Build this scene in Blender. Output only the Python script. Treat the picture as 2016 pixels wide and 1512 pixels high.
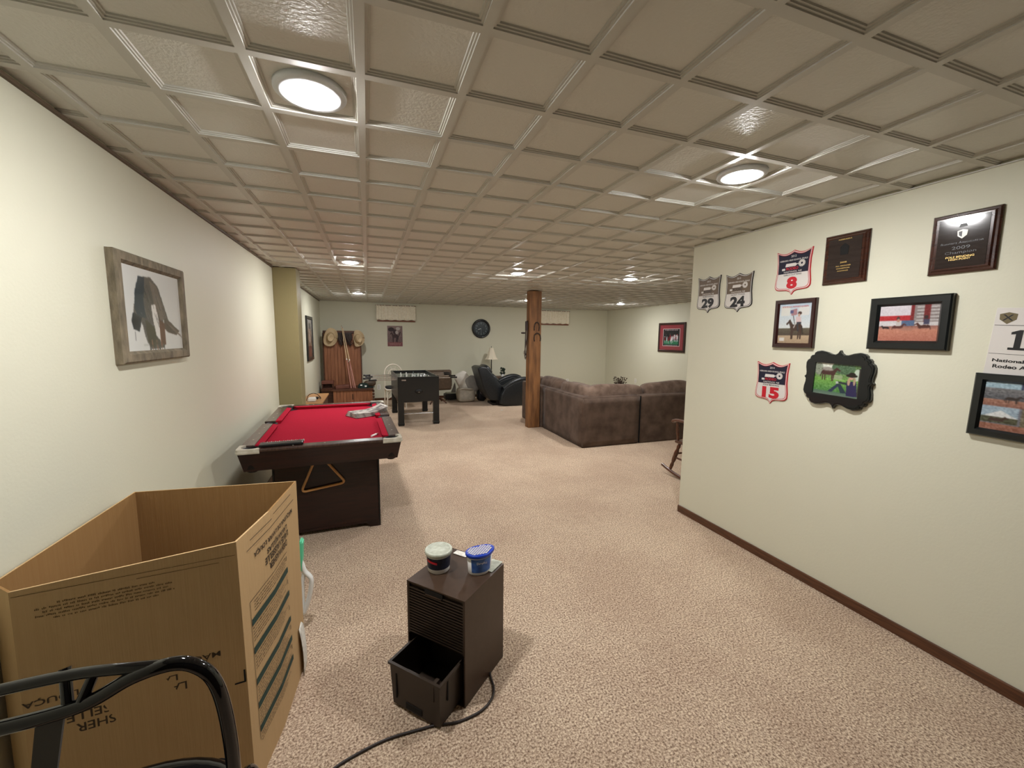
import bpy, bmesh, math, random
import numpy as np
from mathutils import Vector, Matrix, Euler

random.seed(7); rng = np.random.default_rng(7)
sc = bpy.context.scene
for o in list(bpy.data.objects): bpy.data.objects.remove(o)
COL = sc.collection
PI = math.pi

# ------------------------------------------------------------ camera, world, exposure
CZ = 2.331                                   # ceiling height
cam_d = bpy.data.cameras.new('camera'); cam = bpy.data.objects.new('camera', cam_d); COL.objects.link(cam)
cam_d.sensor_fit = 'HORIZONTAL'; cam_d.sensor_width = 36.0; cam_d.lens = 803.06/2016*36; cam_d.clip_start = 0.02
def _cam():
    yaw, pitch, roll = 0.33950, -0.11510, 0.01020
    cy, sy = math.cos(yaw), math.sin(yaw); cp, sp = math.cos(pitch), math.sin(pitch); cr, sr = math.cos(roll), math.sin(roll)
    w = Vector((sy*cp, cy*cp, sp)); r = Vector((cy, -sy, 0)); u = r.cross(w)
    R = cr*r + sr*u; U = -sr*r + cr*u
    m = Matrix(((R.x, U.x, -w.x, -0.002), (R.y, U.y, -w.y, 0.0), (R.z, U.z, -w.z, 1.563), (0, 0, 0, 1)))
    cam.matrix_world = m
_cam()
sc.camera = cam
world = bpy.data.worlds.new('world'); sc.world = world; world.use_nodes = True
world.node_tree.nodes['Background'].inputs[0].default_value = (0.5, 0.5, 0.48, 1)
world.node_tree.nodes['Background'].inputs[1].default_value = 0.05
sc.view_settings.view_transform = 'Standard'; sc.view_settings.look = 'None'
sc.view_settings.exposure = 3.15; sc.view_settings.gamma = 1.0; sc.view_settings.use_curve_mapping = False
sc.cycles.use_denoising = True
sc.cycles.max_bounces = 10; sc.cycles.diffuse_bounces = 6; sc.cycles.glossy_bounces = 4
sc.cycles.sample_clamp_indirect = 6.0
LIGHT_STRENGTH = 62.0

# ------------------------------------------------------------ materials
def lin(c):
    return tuple(((x/255)/12.92 if x/255 <= 0.04045 else ((x/255+0.055)/1.055)**2.4) for x in c)
MATS = {}
def mat(name, c, rough=0.6, metal=0.0, spec=0.5, c2=None, scale=8.0, stretch=None, bump=0.0, bscale=None, detail=4, ramp=(0.35, 0.65),
        coat=0.0, sheen=0.0, emit=None, alpha=None, trans=0.0, ior=1.45, kind='noise'):
    if name in MATS: return MATS[name]
    m = bpy.data.materials.new(name); m.use_nodes = True; nt = m.node_tree; N = nt.nodes; L = nt.links
    b = N['Principled BSDF']; b.inputs['Base Color'].default_value = (*lin(c), 1)
    b.inputs['Roughness'].default_value = rough; b.inputs['Metallic'].default_value = metal
    b.inputs['Specular IOR Level'].default_value = spec; b.inputs['Coat Weight'].default_value = coat
    b.inputs['Sheen Weight'].default_value = sheen; b.inputs['Transmission Weight'].default_value = trans; b.inputs['IOR'].default_value = ior
    if c2 is not None or bump:
        tc = N.new('ShaderNodeTexCoord'); mp = N.new('ShaderNodeMapping'); L.new(tc.outputs['Object'], mp.inputs[0])
        if stretch: mp.inputs['Scale'].default_value = stretch
    if c2 is not None:
        if kind == 'wave':
            t = N.new('ShaderNodeTexWave'); t.inputs['Scale'].default_value = scale; t.inputs['Distortion'].default_value = 6; t.inputs['Detail'].default_value = 3
            t.inputs['Detail Scale'].default_value = 1.6
        else:
            t = N.new('ShaderNodeTexNoise'); t.inputs['Scale'].default_value = scale; t.inputs['Detail'].default_value = detail
        L.new(mp.outputs[0], t.inputs['Vector'])
        r = N.new('ShaderNodeValToRGB'); r.color_ramp.elements[0].position = ramp[0]; r.color_ramp.elements[1].position = ramp[1]
        r.color_ramp.elements[0].color = (*lin(c), 1); r.color_ramp.elements[1].color = (*lin(c2), 1)
        L.new(t.outputs[0], r.inputs[0]); L.new(r.outputs[0], b.inputs['Base Color'])
    if bump:
        t2 = N.new('ShaderNodeTexNoise'); t2.inputs['Scale'].default_value = bscale or scale; t2.inputs['Detail'].default_value = 3
        L.new(mp.outputs[0], t2.inputs['Vector'])
        bm_ = N.new('ShaderNodeBump'); bm_.inputs['Strength'].default_value = bump; bm_.inputs['Distance'].default_value = 0.01
        L.new(t2.outputs[0], bm_.inputs['Height']); L.new(bm_.outputs[0], b.inputs['Normal'])
    if emit is not None:
        b.inputs['Emission Color'].default_value = (*emit[0], 1); b.inputs['Emission Strength'].default_value = emit[1]
    MATS[name] = m
    return m
def vcol_mat(name, rough=0.35, spec=0.4, coat=0.0):
    if name in MATS: return MATS[name]
    m = bpy.data.materials.new(name); m.use_nodes = True; nt = m.node_tree
    a = nt.nodes.new('ShaderNodeAttribute'); a.attribute_name = 'col'; b = nt.nodes['Principled BSDF']
    nt.links.new(a.outputs['Color'], b.inputs['Base Color']); b.inputs['Roughness'].default_value = rough
    b.inputs['Specular IOR Level'].default_value = spec; b.inputs['Coat Weight'].default_value = coat; b.inputs['Coat Roughness'].default_value = 0.05
    MATS[name] = m
    return m

M_wall = mat('painted_wall', (209, 208, 188), rough=0.55, spec=0.3, bump=0.05, bscale=90)
M_olive = mat('olive_painted_wall', (136, 126, 90), rough=0.55, spec=0.3, bump=0.1, bscale=90)
def ceiling_mat():
    m = mat('ceiling_tile', (202, 201, 192), rough=0.36, spec=0.45)
    nt = m.node_tree; N = nt.nodes; L = nt.links
    tc = N.new('ShaderNodeTexCoord'); n1 = N.new('ShaderNodeTexNoise'); n1.inputs['Scale'].default_value = 95; n1.inputs['Detail'].default_value = 2
    L.new(tc.outputs['Object'], n1.inputs['Vector'])
    bp = N.new('ShaderNodeBump'); bp.inputs['Strength'].default_value = 0.32; bp.inputs['Distance'].default_value = 0.006
    L.new(n1.outputs[0], bp.inputs['Height']); L.new(bp.outputs[0], N['Principled BSDF'].inputs['Normal'])
    return m
M_ceil = ceiling_mat()
M_grid = mat('ceiling_grid_metal', (188, 187, 178), rough=0.4, spec=0.4)
def carpet_mat():
    m = bpy.data.materials.new('carpet'); m.use_nodes = True; nt = m.node_tree; N = nt.nodes; L = nt.links; b = N['Principled BSDF']
    tc = N.new('ShaderNodeTexCoord')
    n1 = N.new('ShaderNodeTexNoise'); n1.inputs['Scale'].default_value = 112; n1.inputs['Detail'].default_value = 5; n1.inputs['Roughness'].default_value = 0.72
    n2 = N.new('ShaderNodeTexNoise'); n2.inputs['Scale'].default_value = 1.7; n2.inputs['Detail'].default_value = 4
    n3 = N.new('ShaderNodeTexVoronoi'); n3.inputs['Scale'].default_value = 60
    for n in (n1, n2, n3): L.new(tc.outputs['Object'], n.inputs['Vector'])
    r = N.new('ShaderNodeValToRGB'); e = r.color_ramp.elements
    e[0].position = 0.38; e[0].color = (*lin((116, 90, 68)), 1); e[1].position = 0.62; e[1].color = (*lin((255, 240, 214)), 1)
    x = r.color_ramp.elements.new(0.485); x.color = (*lin((206, 177, 148)), 1)
    L.new(n1.outputs[0], r.inputs[0])
    r2 = N.new('ShaderNodeValToRGB'); r2.color_ramp.elements[0].position = 0.35; r2.color_ramp.elements[1].position = 0.65
    r2.color_ramp.elements[0].color = (0.84, 0.80, 0.79, 1); r2.color_ramp.elements[1].color = (1, 1, 1, 1)
    n4 = N.new('ShaderNodeTexNoise'); n4.inputs['Scale'].default_value = 17; n4.inputs['Detail'].default_value = 3; L.new(tc.outputs['Object'], n4.inputs['Vector'])
    mm = N.new('ShaderNodeMath'); mm.operation = 'MULTIPLY_ADD'; L.new(n4.outputs[0], mm.inputs[0]); mm.inputs[1].default_value = 0.55
    m5 = N.new('ShaderNodeMath'); m5.operation = 'SUBTRACT'; L.new(n2.outputs[0], m5.inputs[0]); m5.inputs[1].default_value = 0.275; L.new(m5.outputs[0], mm.inputs[2]); L.new(mm.outputs[0], r2.inputs[0])
    mx = N.new('ShaderNodeMixRGB'); mx.blend_type = 'MULTIPLY'; mx.inputs[0].default_value = 1
    L.new(r.outputs[0], mx.inputs[1]); L.new(r2.outputs[0], mx.inputs[2]); L.new(mx.outputs[0], b.inputs['Base Color'])
    ad = N.new('ShaderNodeMath'); ad.operation = 'ADD'; L.new(n1.outputs[0], ad.inputs[0]); ad.inputs[1].default_value = 0.0
    bp = N.new('ShaderNodeBump'); bp.inputs['Strength'].default_value = 0.9; bp.inputs['Distance'].default_value = 0.012
    L.new(ad.outputs[0], bp.inputs['Height']); L.new(bp.outputs[0], b.inputs['Normal'])
    b.inputs['Roughness'].default_value = 0.95; b.inputs['Specular IOR Level'].default_value = 0.1; b.inputs['Sheen Weight'].default_value = 0.15
    MATS['carpet'] = m
    return m
M_carpet = carpet_mat()
M_base = mat('dark_stained_baseboard', (70, 42, 26), c2=(96, 60, 38), rough=0.35, scale=9, stretch=(12, 1, 12), coat=0.2)
M_dwood = mat('dark_walnut_laminate', (24, 10, 8), c2=(40, 17, 12), rough=0.34, scale=5, stretch=(1, 1, 9), coat=0.15)
M_rail = mat('brown_rail_laminate', (54, 38, 32), c2=(74, 54, 46), rough=0.3, scale=12, stretch=(8, 1, 1), coat=0.3)
M_red = mat('red_felt', (154, 30, 48), c2=(162, 34, 54), rough=0.95, spec=0.03, scale=120)
M_black = mat('black_plastic', (16, 16, 17), rough=0.4)
M_blackl = mat('black_laminate', (17, 19, 19), rough=0.35, coat=0.15)
M_pocket = mat('black_pocket_liner', (12, 9, 9), rough=0.6)
M_pearl = mat('pearl_plastic', (200, 196, 182), c2=(178, 172, 156), rough=0.3, scale=25)
M_chrome = mat('chrome', (205, 205, 208), rough=0.18, metal=1.0)
M_white = mat('white_plastic', (232, 232, 228), rough=0.4)
M_paper = mat('white_paper', (226, 224, 214), rough=0.8, c2=(196, 192, 182), scale=60)
M_news = mat('newsprint', (176, 170, 162), c2=(96, 90, 88), rough=0.8, scale=16, ramp=(0.45, 0.62))
M_oak = mat('light_oak', (196, 148, 98), c2=(172, 122, 76), rough=0.4, scale=7, stretch=(1, 9, 1))
M_pine = mat('stained_pine_beadboard', (126, 79, 52), c2=(154, 102, 70), rough=0.5, scale=3.5, stretch=(9, 9, 0.8))
M_pined = mat('dark_stained_pine', (68, 40, 28), c2=(92, 58, 40), rough=0.5, scale=4, stretch=(1, 6, 6))
M_post = mat('rough_sawn_post', (94, 62, 36), c2=(150, 104, 62), rough=0.6, scale=3.2, stretch=(5, 5, 0.7), bump=0.3, bscale=14, ramp=(0.3, 0.7))
M_rack = mat('varnished_maple', (190, 140, 84), rough=0.3, coat=0.3)
M_sofa = mat('brown_microfiber', (76, 62, 53), c2=(98, 82, 71), rough=0.85, scale=5.5, bump=0.3, bscale=9, sheen=0.08, spec=0.08)
M_sofac = mat('brown_cushion_plush', (90, 73, 62), c2=(120, 101, 88), rough=0.85, scale=8, bump=0.4, bscale=12, sheen=0.12, spec=0.08)
M_leather = mat('charcoal_leather', (27, 30, 32), c2=(36, 39, 41), rough=0.38, scale=40, bump=0.12, bscale=70)
M_brownv = mat('brown_vinyl', (74, 60, 46), c2=(86, 70, 54), rough=0.5, scale=20)
M_card = mat('corrugated_cardboard', (188, 158, 116), c2=(185, 155, 113), rough=0.85, scale=2.5, stretch=(40, 40, 1), spec=0.2, bump=0.08, bscale=6)
M_cardi = mat('cardboard_inside_shade', (146, 112, 70), c2=(142, 108, 66), rough=0.85, scale=2.5, stretch=(40, 40, 1), spec=0.2, bump=0.08, bscale=6)  # cardboard in a darker tone, shade inside the carton put into the colour
M_ink = mat('dark_printing_ink', (66, 52, 36), rough=0.8)
M_inkg = mat('green_printing_ink', (38, 62, 54), rough=0.8)
M_dehu = mat('brown_painted_metal', (60, 45, 34), c2=(65, 49, 38), rough=0.4, scale=30, spec=0.4)
M_dehud = mat('dark_brown_plastic', (46, 36, 27), rough=0.45)
M_slot = mat('black_slot', (8, 7, 6), rough=0.8)
M_cord = mat('brown_rubber_cord', (40, 32, 28), rough=0.5)
M_blueP = mat('blue_plastic', (26, 60, 168), rough=0.35)
M_blueL = mat('blue_label', (42, 78, 150), c2=(70, 110, 176), rough=0.5, scale=30)
M_grayL = mat('grey_lid_plastic', (168, 172, 156), c2=(190, 194, 180), rough=0.45, scale=60)
M_navy = mat('navy_label', (28, 34, 52), c2=(40, 44, 66), rough=0.4, scale=30)
M_redL = mat('red_print', (176, 30, 44), rough=0.5)
M_clearp = mat('milky_plastic', (222, 224, 220), rough=0.35)
M_mint = mat('mint_green_plastic', (98, 204, 160), rough=0.4)
M_gloss = mat('glossy_black_enamel', (7, 7, 9), rough=0.07, coat=0.5, spec=0.45)
M_greyw = mat('grey_web_strap', (76, 74, 72), rough=0.7)
M_barn = mat('weathered_barnwood', (94, 86, 70), c2=(138, 126, 104), rough=0.8, scale=6, stretch=(6, 6, 2), bump=0.3, bscale=20, ramp=(0.3, 0.7))
M_blackf = mat('black_painted_frame', (20, 24, 24), rough=0.3, coat=0.3)
M_cherry = mat('dark_cherry_frame', (46, 20, 18), rough=0.3, coat=0.3)
M_plaque = mat('walnut_plaque', (50, 26, 20), c2=(66, 36, 26), rough=0.18, scale=5, stretch=(1, 1, 8), coat=0.6)
M_plate = mat('black_acrylic_plate', (44, 36, 34), rough=0.1, coat=0.8)
M_gold = mat('gold_print', (206, 176, 104), rough=0.4, metal=0.3)
M_straw = mat('straw_hat', (200, 180, 146), c2=(184, 162, 126), rough=0.8, scale=120, bump=0.2, bscale=150)
M_band = mat('tan_hatband', (160, 138, 98), rough=0.7)
M_tack = mat('dark_brown_tack_leather', (40, 28, 24), c2=(58, 40, 32), rough=0.5, scale=20)
M_iron = mat('rusted_iron', (52, 42, 36), c2=(78, 66, 58), rough=0.55, metal=0.6, scale=40)
M_shade = mat('cream_lampshade', (224, 214, 192), rough=0.8)
M_curt = mat('cream_curtain_cloth', (244, 239, 222), c2=(232, 225, 204), rough=0.9, scale=30)
M_sill = mat('reddish_wood_trim', (118, 72, 50), rough=0.45)
M_wicker = mat('white_painted_bentwood', (222, 214, 198), rough=0.5)
M_rocker = mat('maple_stained_rocker', (70, 38, 22), c2=(94, 54, 32), rough=0.3, scale=5, stretch=(1, 6, 6), coat=0.4)
M_green = mat('dark_green_cloth', (20, 40, 36), rough=0.8)
M_leaf = mat('dark_green_leaf', (34, 48, 34), rough=0.6)
M_dry = mat('dried_stems', (70, 52, 40), rough=0.8)
M_pilw = mat('white_pillowcase', (216, 212, 202), c2=(202, 198, 188), rough=0.9, scale=12, bump=0.3, bscale=10)
M_pilg = mat('grey_pillowcase', (128, 126, 122), c2=(140, 138, 132), rough=0.9, scale=12, bump=0.3, bscale=10)
M_bask = mat('white_cloth_sack', (188, 182, 168), rough=0.85, c2=(172, 166, 152), scale=14, bump=0.2, bscale=10)
M_bag = mat('black_bag_cloth', (14, 15, 22), rough=0.6)
M_pinkc = mat('dusty_pink_cloth', (140, 116, 116), rough=0.8, c2=(190, 184, 180), scale=16)
M_trim = mat('light_trim_ring', (206, 210, 212), rough=0.35)
M_lens = mat('light_lens', (255, 255, 255), rough=0.5, emit=((1.0, 0.985, 0.985), LIGHT_STRENGTH))
M_boxw = mat('reddish_wood_box', (98, 56, 44), c2=(118, 72, 56), rough=0.5, scale=8, stretch=(1, 5, 5))
M_clockf = mat('dark_teal_clock_face', (18, 34, 38), rough=0.35)
M_clockr = mat('black_clock_rim', (12, 16, 20), rough=0.25, coat=0.4)
M_num = mat('grey_clock_numerals', (128, 140, 142), rough=0.5)
M_brownS = mat('bronze_sign_print', (100, 84, 66), rough=0.4)
M_navyS = mat('navy_sign_print', (22, 24, 44), rough=0.4)
M_signw = mat('white_sign_board', (208, 204, 198), rough=0.4)
M_signr = mat('red_sign_print', (186, 28, 42), rough=0.4)
M_signk = mat('black_sign_print', (14, 13, 14), rough=0.4)
M_picture = vcol_mat('printed_picture', rough=0.25, spec=0.4, coat=0.5)
M_posterm = vcol_mat('printed_poster', rough=0.6)
M_cueb = mat('cue_butt_pink', (176, 120, 104), rough=0.25, coat=0.5)
M_cues = mat('cue_shaft_maple', (206, 178, 140), rough=0.3, coat=0.3)
M_turf = mat('green_playfield', (96, 120, 100), rough=0.4)

# ------------------------------------------------------------ mesh builder
class MB:
    def __init__(s): s.bm = bmesh.new(); s.mi = 0; s.mats = []
    def use(s, m):
        if m not in s.mats: s.mats.append(m)
        s.mi = s.mats.index(m); return s
    def _tag(s, faces, smooth=False):
        for f in faces: f.material_index = s.mi; f.smooth = smooth
    def add(s, verts, faces, smooth=False, M=None):
        vs = [s.bm.verts.new(M @ Vector(v) if M else Vector(v)) for v in verts]
        fs = []
        for f in faces:
            try: fs.append(s.bm.faces.new([vs[i] for i in f]))
            except ValueError: pass
        s._tag(fs, smooth); return vs, fs
    def box(s, c, d, bev=0.0, M=None, seg=2, rot=None):
        t = bmesh.new(); bmesh.ops.create_cube(t, size=1.0)
        for v in t.verts: v.co = Vector((v.co.x*d[0], v.co.y*d[1], v.co.z*d[2]))
        if bev > 0:
            bmesh.ops.bevel(t, geom=list(t.edges), offset=min(bev, min(d)*0.49), segments=seg, profile=0.5, affect='EDGES')
        R = Matrix.Translation(Vector(c)) @ (Euler(rot).to_matrix().to_4x4() if rot else Matrix.Identity(4))
        if M: R = M @ R
        t.verts.ensure_lookup_table(); t.verts.index_update()
        s.add([R @ v.co for v in t.verts], [[v.index for v in f.verts] for f in t.faces], smooth=False)
        t.free(); return s
    def boxb(s, x0, x1, y0, y1, z0, z1, bev=0.0, **k):
        return s.box(((x0+x1)/2, (y0+y1)/2, (z0+z1)/2), (abs(x1-x0), abs(y1-y0), abs(z1-z0)), bev, **k)
    def hexa(s, p, M=None):   # 8 points: bottom 4 ccw, top 4 ccw
        return s.add(p, [(3,2,1,0),(4,5,6,7),(0,1,5,4),(1,2,6,5),(2,3,7,6),(3,0,4,7)], M=M) and s
    def prism(s, pts, y0, y1, axis='y', M=None, smooth=False):  # pts in (x,z) extruded along y (or in (x,y) along z, (y,z) along x)
        n = len(pts)
        def P(a, b, t): return {'y': (a, t, b), 'z': (a, b, t), 'x': (t, a, b)}[axis]
        v = [P(a, b, y0) for a, b in pts] + [P(a, b, y1) for a, b in pts]
        vs, fs = s.add(v, [tuple(range(n)), tuple(reversed(range(n, 2*n)))], M=M)
        sides = []
        for i in range(n):
            j = (i+1) % n
            try: sides.append(s.bm.faces.new((vs[i], vs[j], vs[n+j], vs[n+i])))
            except ValueError: pass
        s._tag(sides, smooth)
        return s
    def tube(s, pts, r, n=10, closed=False, smooth=True, M=None, flat=1.0, caps=True):
        pts = [Vector(p) for p in pts]; k = len(pts)
        rr = r if isinstance(r, (list, tuple)) else [r]*k
        rings = []; up = None
        for i, p in enumerate(pts):
            if closed: t = (pts[(i+1) % k] - pts[i-1])
            else: t = pts[min(i+1, k-1)] - pts[max(i-1, 0)]
            t = t.normalized() if t.length > 1e-9 else Vector((0, 0, 1))
            if up is None:
                up = Vector((0, 0, 1)) if abs(t.z) < 0.9 else Vector((1, 0, 0))
            a = up - t*up.dot(t)
            if a.length < 1e-6: a = t.orthogonal()
            a.normalize(); b = t.cross(a); up = a
            rings.append([(p + (a*math.cos(2*PI*j/n) + b*flat*math.sin(2*PI*j/n))*rr[i]) for j in range(n)])
        v = [q for R in rings for q in R]; f = []
        for i in range(k if closed else k-1):
            i2 = (i+1) % k
            for j in range(n):
                j2 = (j+1) % n; f.append((i*n+j, i*n+j2, i2*n+j2, i2*n+j))
        s.add(v, f, smooth, M)
        if caps and not closed:
            s.add(rings[0], [tuple(reversed(range(n)))], False, M); s.add(rings[-1], [tuple(range(n))], False, M)
        return s
    def lathe(s, prof, n=24, M=None, smooth=True, sx=1.0, sy=1.0, caps=True):   # prof: (r,z)
        v = []; f = []
        for r, z in prof:
            for j in range(n): a = 2*PI*j/n; v.append((r*sx*math.cos(a), r*sy*math.sin(a), z))
        for i in range(len(prof)-1):
            for j in range(n):
                j2 = (j+1) % n; f.append((i*n+j, i*n+j2, (i+1)*n+j2, (i+1)*n+j))
        s.add(v, f, smooth, M)
        if caps:
            if prof[0][0] > 1e-5: s.add(v[:n], [tuple(reversed(range(n)))], False, M)
            if prof[-1][0] > 1e-5: s.add(v[-n:], [tuple(range(n))], False, M)
        return s
    def blob(s, c, d, e=0.6, n=20, m=12, M=None, rot=None, lump=0.0, pinch=0.0):   # superellipsoid cushion
        def sg(w, p): return math.copysign(abs(w)**p, w)
        R = Matrix.Translation(Vector(c)) @ (Euler(rot).to_matrix().to_4x4() if rot else Matrix.Identity(4))
        if M: R = M @ R
        v = []; f = []; ph = random.random()*6
        for i in range(m+1):
            th = -PI/2 + PI*i/m
            for j in range(n):
                a = 2*PI*j/n
                x = sg(math.cos(th), e)*sg(math.cos(a), e); y = sg(math.cos(th), e)*sg(math.sin(a), e); z = sg(math.sin(th), e)
                if pinch:
                    k = 1 - pinch*(abs(x*z)**2); y *= k
                q = Vector((x*d[0]/2, y*d[1]/2, z*d[2]/2))
                if lump: q *= 1 + lump*math.sin(5*x+ph)*math.cos(4*z+ph*2) + lump*0.6*math.sin(9*z+3*x+ph)
                v.append(R @ q)
        for i in range(m):
            for j in range(n):
                j2 = (j+1) % n; f.append((i*n+j, i*n+j2, (i+1)*n+j2, (i+1)*n+j))
        s.add(v, f, True); return s
    def sheet(s, fn, nu, nv, th=0.0, smooth=True, M=None):
        v = [fn(i/nu, j/nv) for j in range(nv+1) for i in range(nu+1)]
        f = [(j*(nu+1)+i, j*(nu+1)+i+1, (j+1)*(nu+1)+i+1, (j+1)*(nu+1)+i) for j in range(nv) for i in range(nu)]
        if th:
            n0 = len(v); v2 = [Vector(p) + Vector((0, 0, -th)) if not callable(th) else th(p) for p in v]
            f2 = [tuple(n0+i for i in reversed(q)) for q in f]
            W = nu+1; edge = [i for i in range(W)] + [j*W+nu for j in range(1, nv+1)] + [nv*W+i for i in range(nu-1, -1, -1)] + [j*W for j in range(nv-1, 0, -1)]
            f3 = [(edge[k], n0+edge[k], n0+edge[(k+1) % len(edge)], edge[(k+1) % len(edge)]) for k in range(len(edge))]
            s.add(list(v)+list(v2), f+f2+f3, smooth, M)
        else: s.add(v, f, smooth, M)
        return s
    def text(s, body, x, z, h=None, w=None, y=0.0, align='C', weight=0.0, rot=0.0, M=None, shear=0.0, spacing=1.0, ext=0.0):
        cu = bpy.data.curves.new('t', 'FONT'); cu.body = body; cu.size = 1.0; cu.offset = weight; cu.resolution_u = 3; cu.shear = shear; cu.space_character = spacing
        cu.extrude = 0.0
        ob = bpy.data.objects.new('t', cu); me = bpy.data.meshes.new_from_object(ob)
        co = [v.co.copy() for v in me.vertices]; fc = [list(p.vertices) for p in me.polygons]
        bpy.data.meshes.remove(me); bpy.data.objects.remove(ob); bpy.data.curves.remove(cu)
        if not co: return s
        xs = [c.x for c in co]; ys = [c.y for c in co]; x0, x1, y0, y1 = min(xs), max(xs), min(ys), max(ys)
        sx = (w/(x1-x0)) if w else None; sz = (h/(y1-y0)) if h else None
        if sx is None: sx = sz
        if sz is None: sz = sx
        cx = {'C': (x0+x1)/2, 'L': x0, 'R': x1}[align]; cyy = (y0+y1)/2; ca, sa = math.cos(rot), math.sin(rot)
        out = []
        for c in co:
            a, b = (c.x-cx)*sx, (c.y-cyy)*sz
            out.append((x+a*ca-b*sa, y, z+a*sa+b*ca))
        s.add(out, fc, False, M); return s
    def build(s, name, parent=None, loc=None, rot=None, m=None):
        me = bpy.data.meshes.new(name)
        bmesh.ops.recalc_face_normals(s.bm, faces=s.bm.faces) if getattr(s, 'recalc', True) else None
        s.bm.to_mesh(me); s.bm.free()
        for q in s.mats: me.materials.append(q)
        o = bpy.data.objects.new(name, me); COL.objects.link(o)
        if parent: o.parent = parent
        if loc: o.location = loc
        if rot: o.rotation_euler = rot
        return o
def mb(m): return MB().use(m)
def tag(o, label, cat, group=None, kind=None):
    o['label'] = label; o['category'] = cat
    if group: o['group'] = group
    if kind: o['kind'] = kind
    return o
def thing(name, label, cat, loc=(0, 0, 0), rz=0.0, group=None, rot=None):
    o = bpy.data.objects.new(name, None); COL.objects.link(o); o.empty_display_size = 0.05
    o.location = loc; o.rotation_euler = rot or (0, 0, rz); return tag(o, label, cat, group)
def struct(b, name):
    o = b.build(name); o['kind'] = 'structure'; return o
def copy_tree(o, parent=None):
    kids = [c for c in bpy.data.objects if c.parent == o]
    c = o.copy(); COL.objects.link(c)
    if parent: c.parent = parent
    for k in kids: copy_tree(k, c)
    return c
def arc(cx, cy, r, a0, a1, n): return [(cx+r*math.cos(a0+(a1-a0)*i/n), cy+r*math.sin(a0+(a1-a0)*i/n)) for i in range(n+1)]
def smooth_path(P, k=6):
    P = [Vector(p) for p in P]; out = []
    for i in range(len(P)-1):
        p0 = P[max(i-1, 0)]; p1 = P[i]; p2 = P[i+1]; p3 = P[min(i+2, len(P)-1)]
        for j in range(k):
            t = j/k
            out.append(0.5*((2*p1)+(p2-p0)*t+(2*p0-5*p1+4*p2-p3)*t*t+(3*p1-p0-3*p2+p3)*t**3))
    out.append(P[-1]); return out

# ------------------------------------------------------------ picture painter
class Pic:
    def __init__(s, w, h, c=(255, 255, 255)):
        s.W, s.H = w, h; s.a = np.zeros((h, w, 3)); s.a[:] = c
        s.yy, s.xx = np.mgrid[0:h, 0:w]; s.u = (s.xx+0.5)/w; s.v = (s.yy+0.5)/h
    def put(s, m, c, al=1.0): s.a[m] = s.a[m]*(1-al)+np.array(c)*al; return s
    def rect(s, u0, v0, u1, v1, c, al=1.0): return s.put((s.u >= u0) & (s.u < u1) & (s.v >= v0) & (s.v < v1), c, al)
    def grad(s, v0, v1, c0, c1):
        m = (s.v >= v0) & (s.v < v1); t = ((s.v[m]-v0)/(v1-v0))[:, None]; s.a[m] = np.array(c0)*(1-t)+np.array(c1)*t; return s
    def ell(s, cx, cy, rx, ry, c, rot=0, al=1.0):
        A = s.W/s.H; dx = (s.u-cx)*A; dy = s.v-cy; ca, sa = math.cos(rot), math.sin(rot)
        p = (dx*ca+dy*sa)/(rx*A); q = (-dx*sa+dy*ca)/ry
        return s.put(p*p+q*q < 1, c, al)
    def poly(s, pts, c, al=1.0):
        m = np.zeros(s.u.shape, bool); n = len(pts)
        for i in range(n):
            x1, y1 = pts[i]; x2, y2 = pts[(i+1) % n]
            if y1 == y2: continue
            cond = ((s.v < y1) != (s.v < y2)) & (s.u < (x2-x1)*(s.v-y1)/(y2-y1)+x1); m ^= cond
        return s.put(m, c, al)
    def line(s, x1, y1, x2, y2, w, c, al=1.0):
        A = s.W/s.H; ax, ay, bx, by = x1*A, y1, x2*A, y2; dx, dy = bx-ax, by-ay; L2 = dx*dx+dy*dy+1e-9
        t = np.clip(((s.u*A-ax)*dx+(s.v-ay)*dy)/L2, 0, 1); d = np.hypot(s.u*A-ax-t*dx, s.v-ay-t*dy)
        return s.put(d < w, c, al)
    def noise(s, amp, u0=0, v0=0, u1=1, v1=1, k=1):
        n = rng.normal(0, 1, (s.H//k+2, s.W//k+2)); n = np.kron(n, np.ones((k, k)))[:s.H, :s.W]
        m = (s.u >= u0) & (s.u < u1) & (s.v >= v0) & (s.v < v1); s.a[m] += (n[m]*amp)[:, None]; return s
    def horse(s, cx, cy, L, c, flip=1, legs=True):
        f = flip
        s.ell(cx, cy, L*0.34, L*0.17, c)
        s.ell(cx+f*L*0.24, cy+L*0.02, L*0.14, L*0.18, c); s.ell(cx-f*L*0.22, cy, L*0.14, L*0.18, c)
        s.poly([(cx+f*L*0.2, cy-L*0.12), (cx+f*L*0.42, cy-L*0.42), (cx+f*L*0.52, cy-L*0.34), (cx+f*L*0.34, cy+L*0.08)], c)
        s.poly([(cx+f*L*0.4, cy-L*0.44), (cx+f*L*0.66, cy-L*0.2), (cx+f*L*0.6, cy-L*0.12), (cx+f*L*0.42, cy-L*0.28)], c)
        if legs:
            for dx, dd in ((-0.28, 0), (-0.18, 0.04), (0.2, 0.03), (0.3, -0.02)):
                s.line(cx+f*L*dx, cy+L*0.08, cx+f*L*(dx+dd), cy+L*0.56, L*0.035, c)
        s.line(cx-f*L*0.34, cy-L*0.05, cx-f*L*0.4, cy+L*0.3, L*0.03, tuple(v*0.6 for v in c))
        return s
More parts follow.
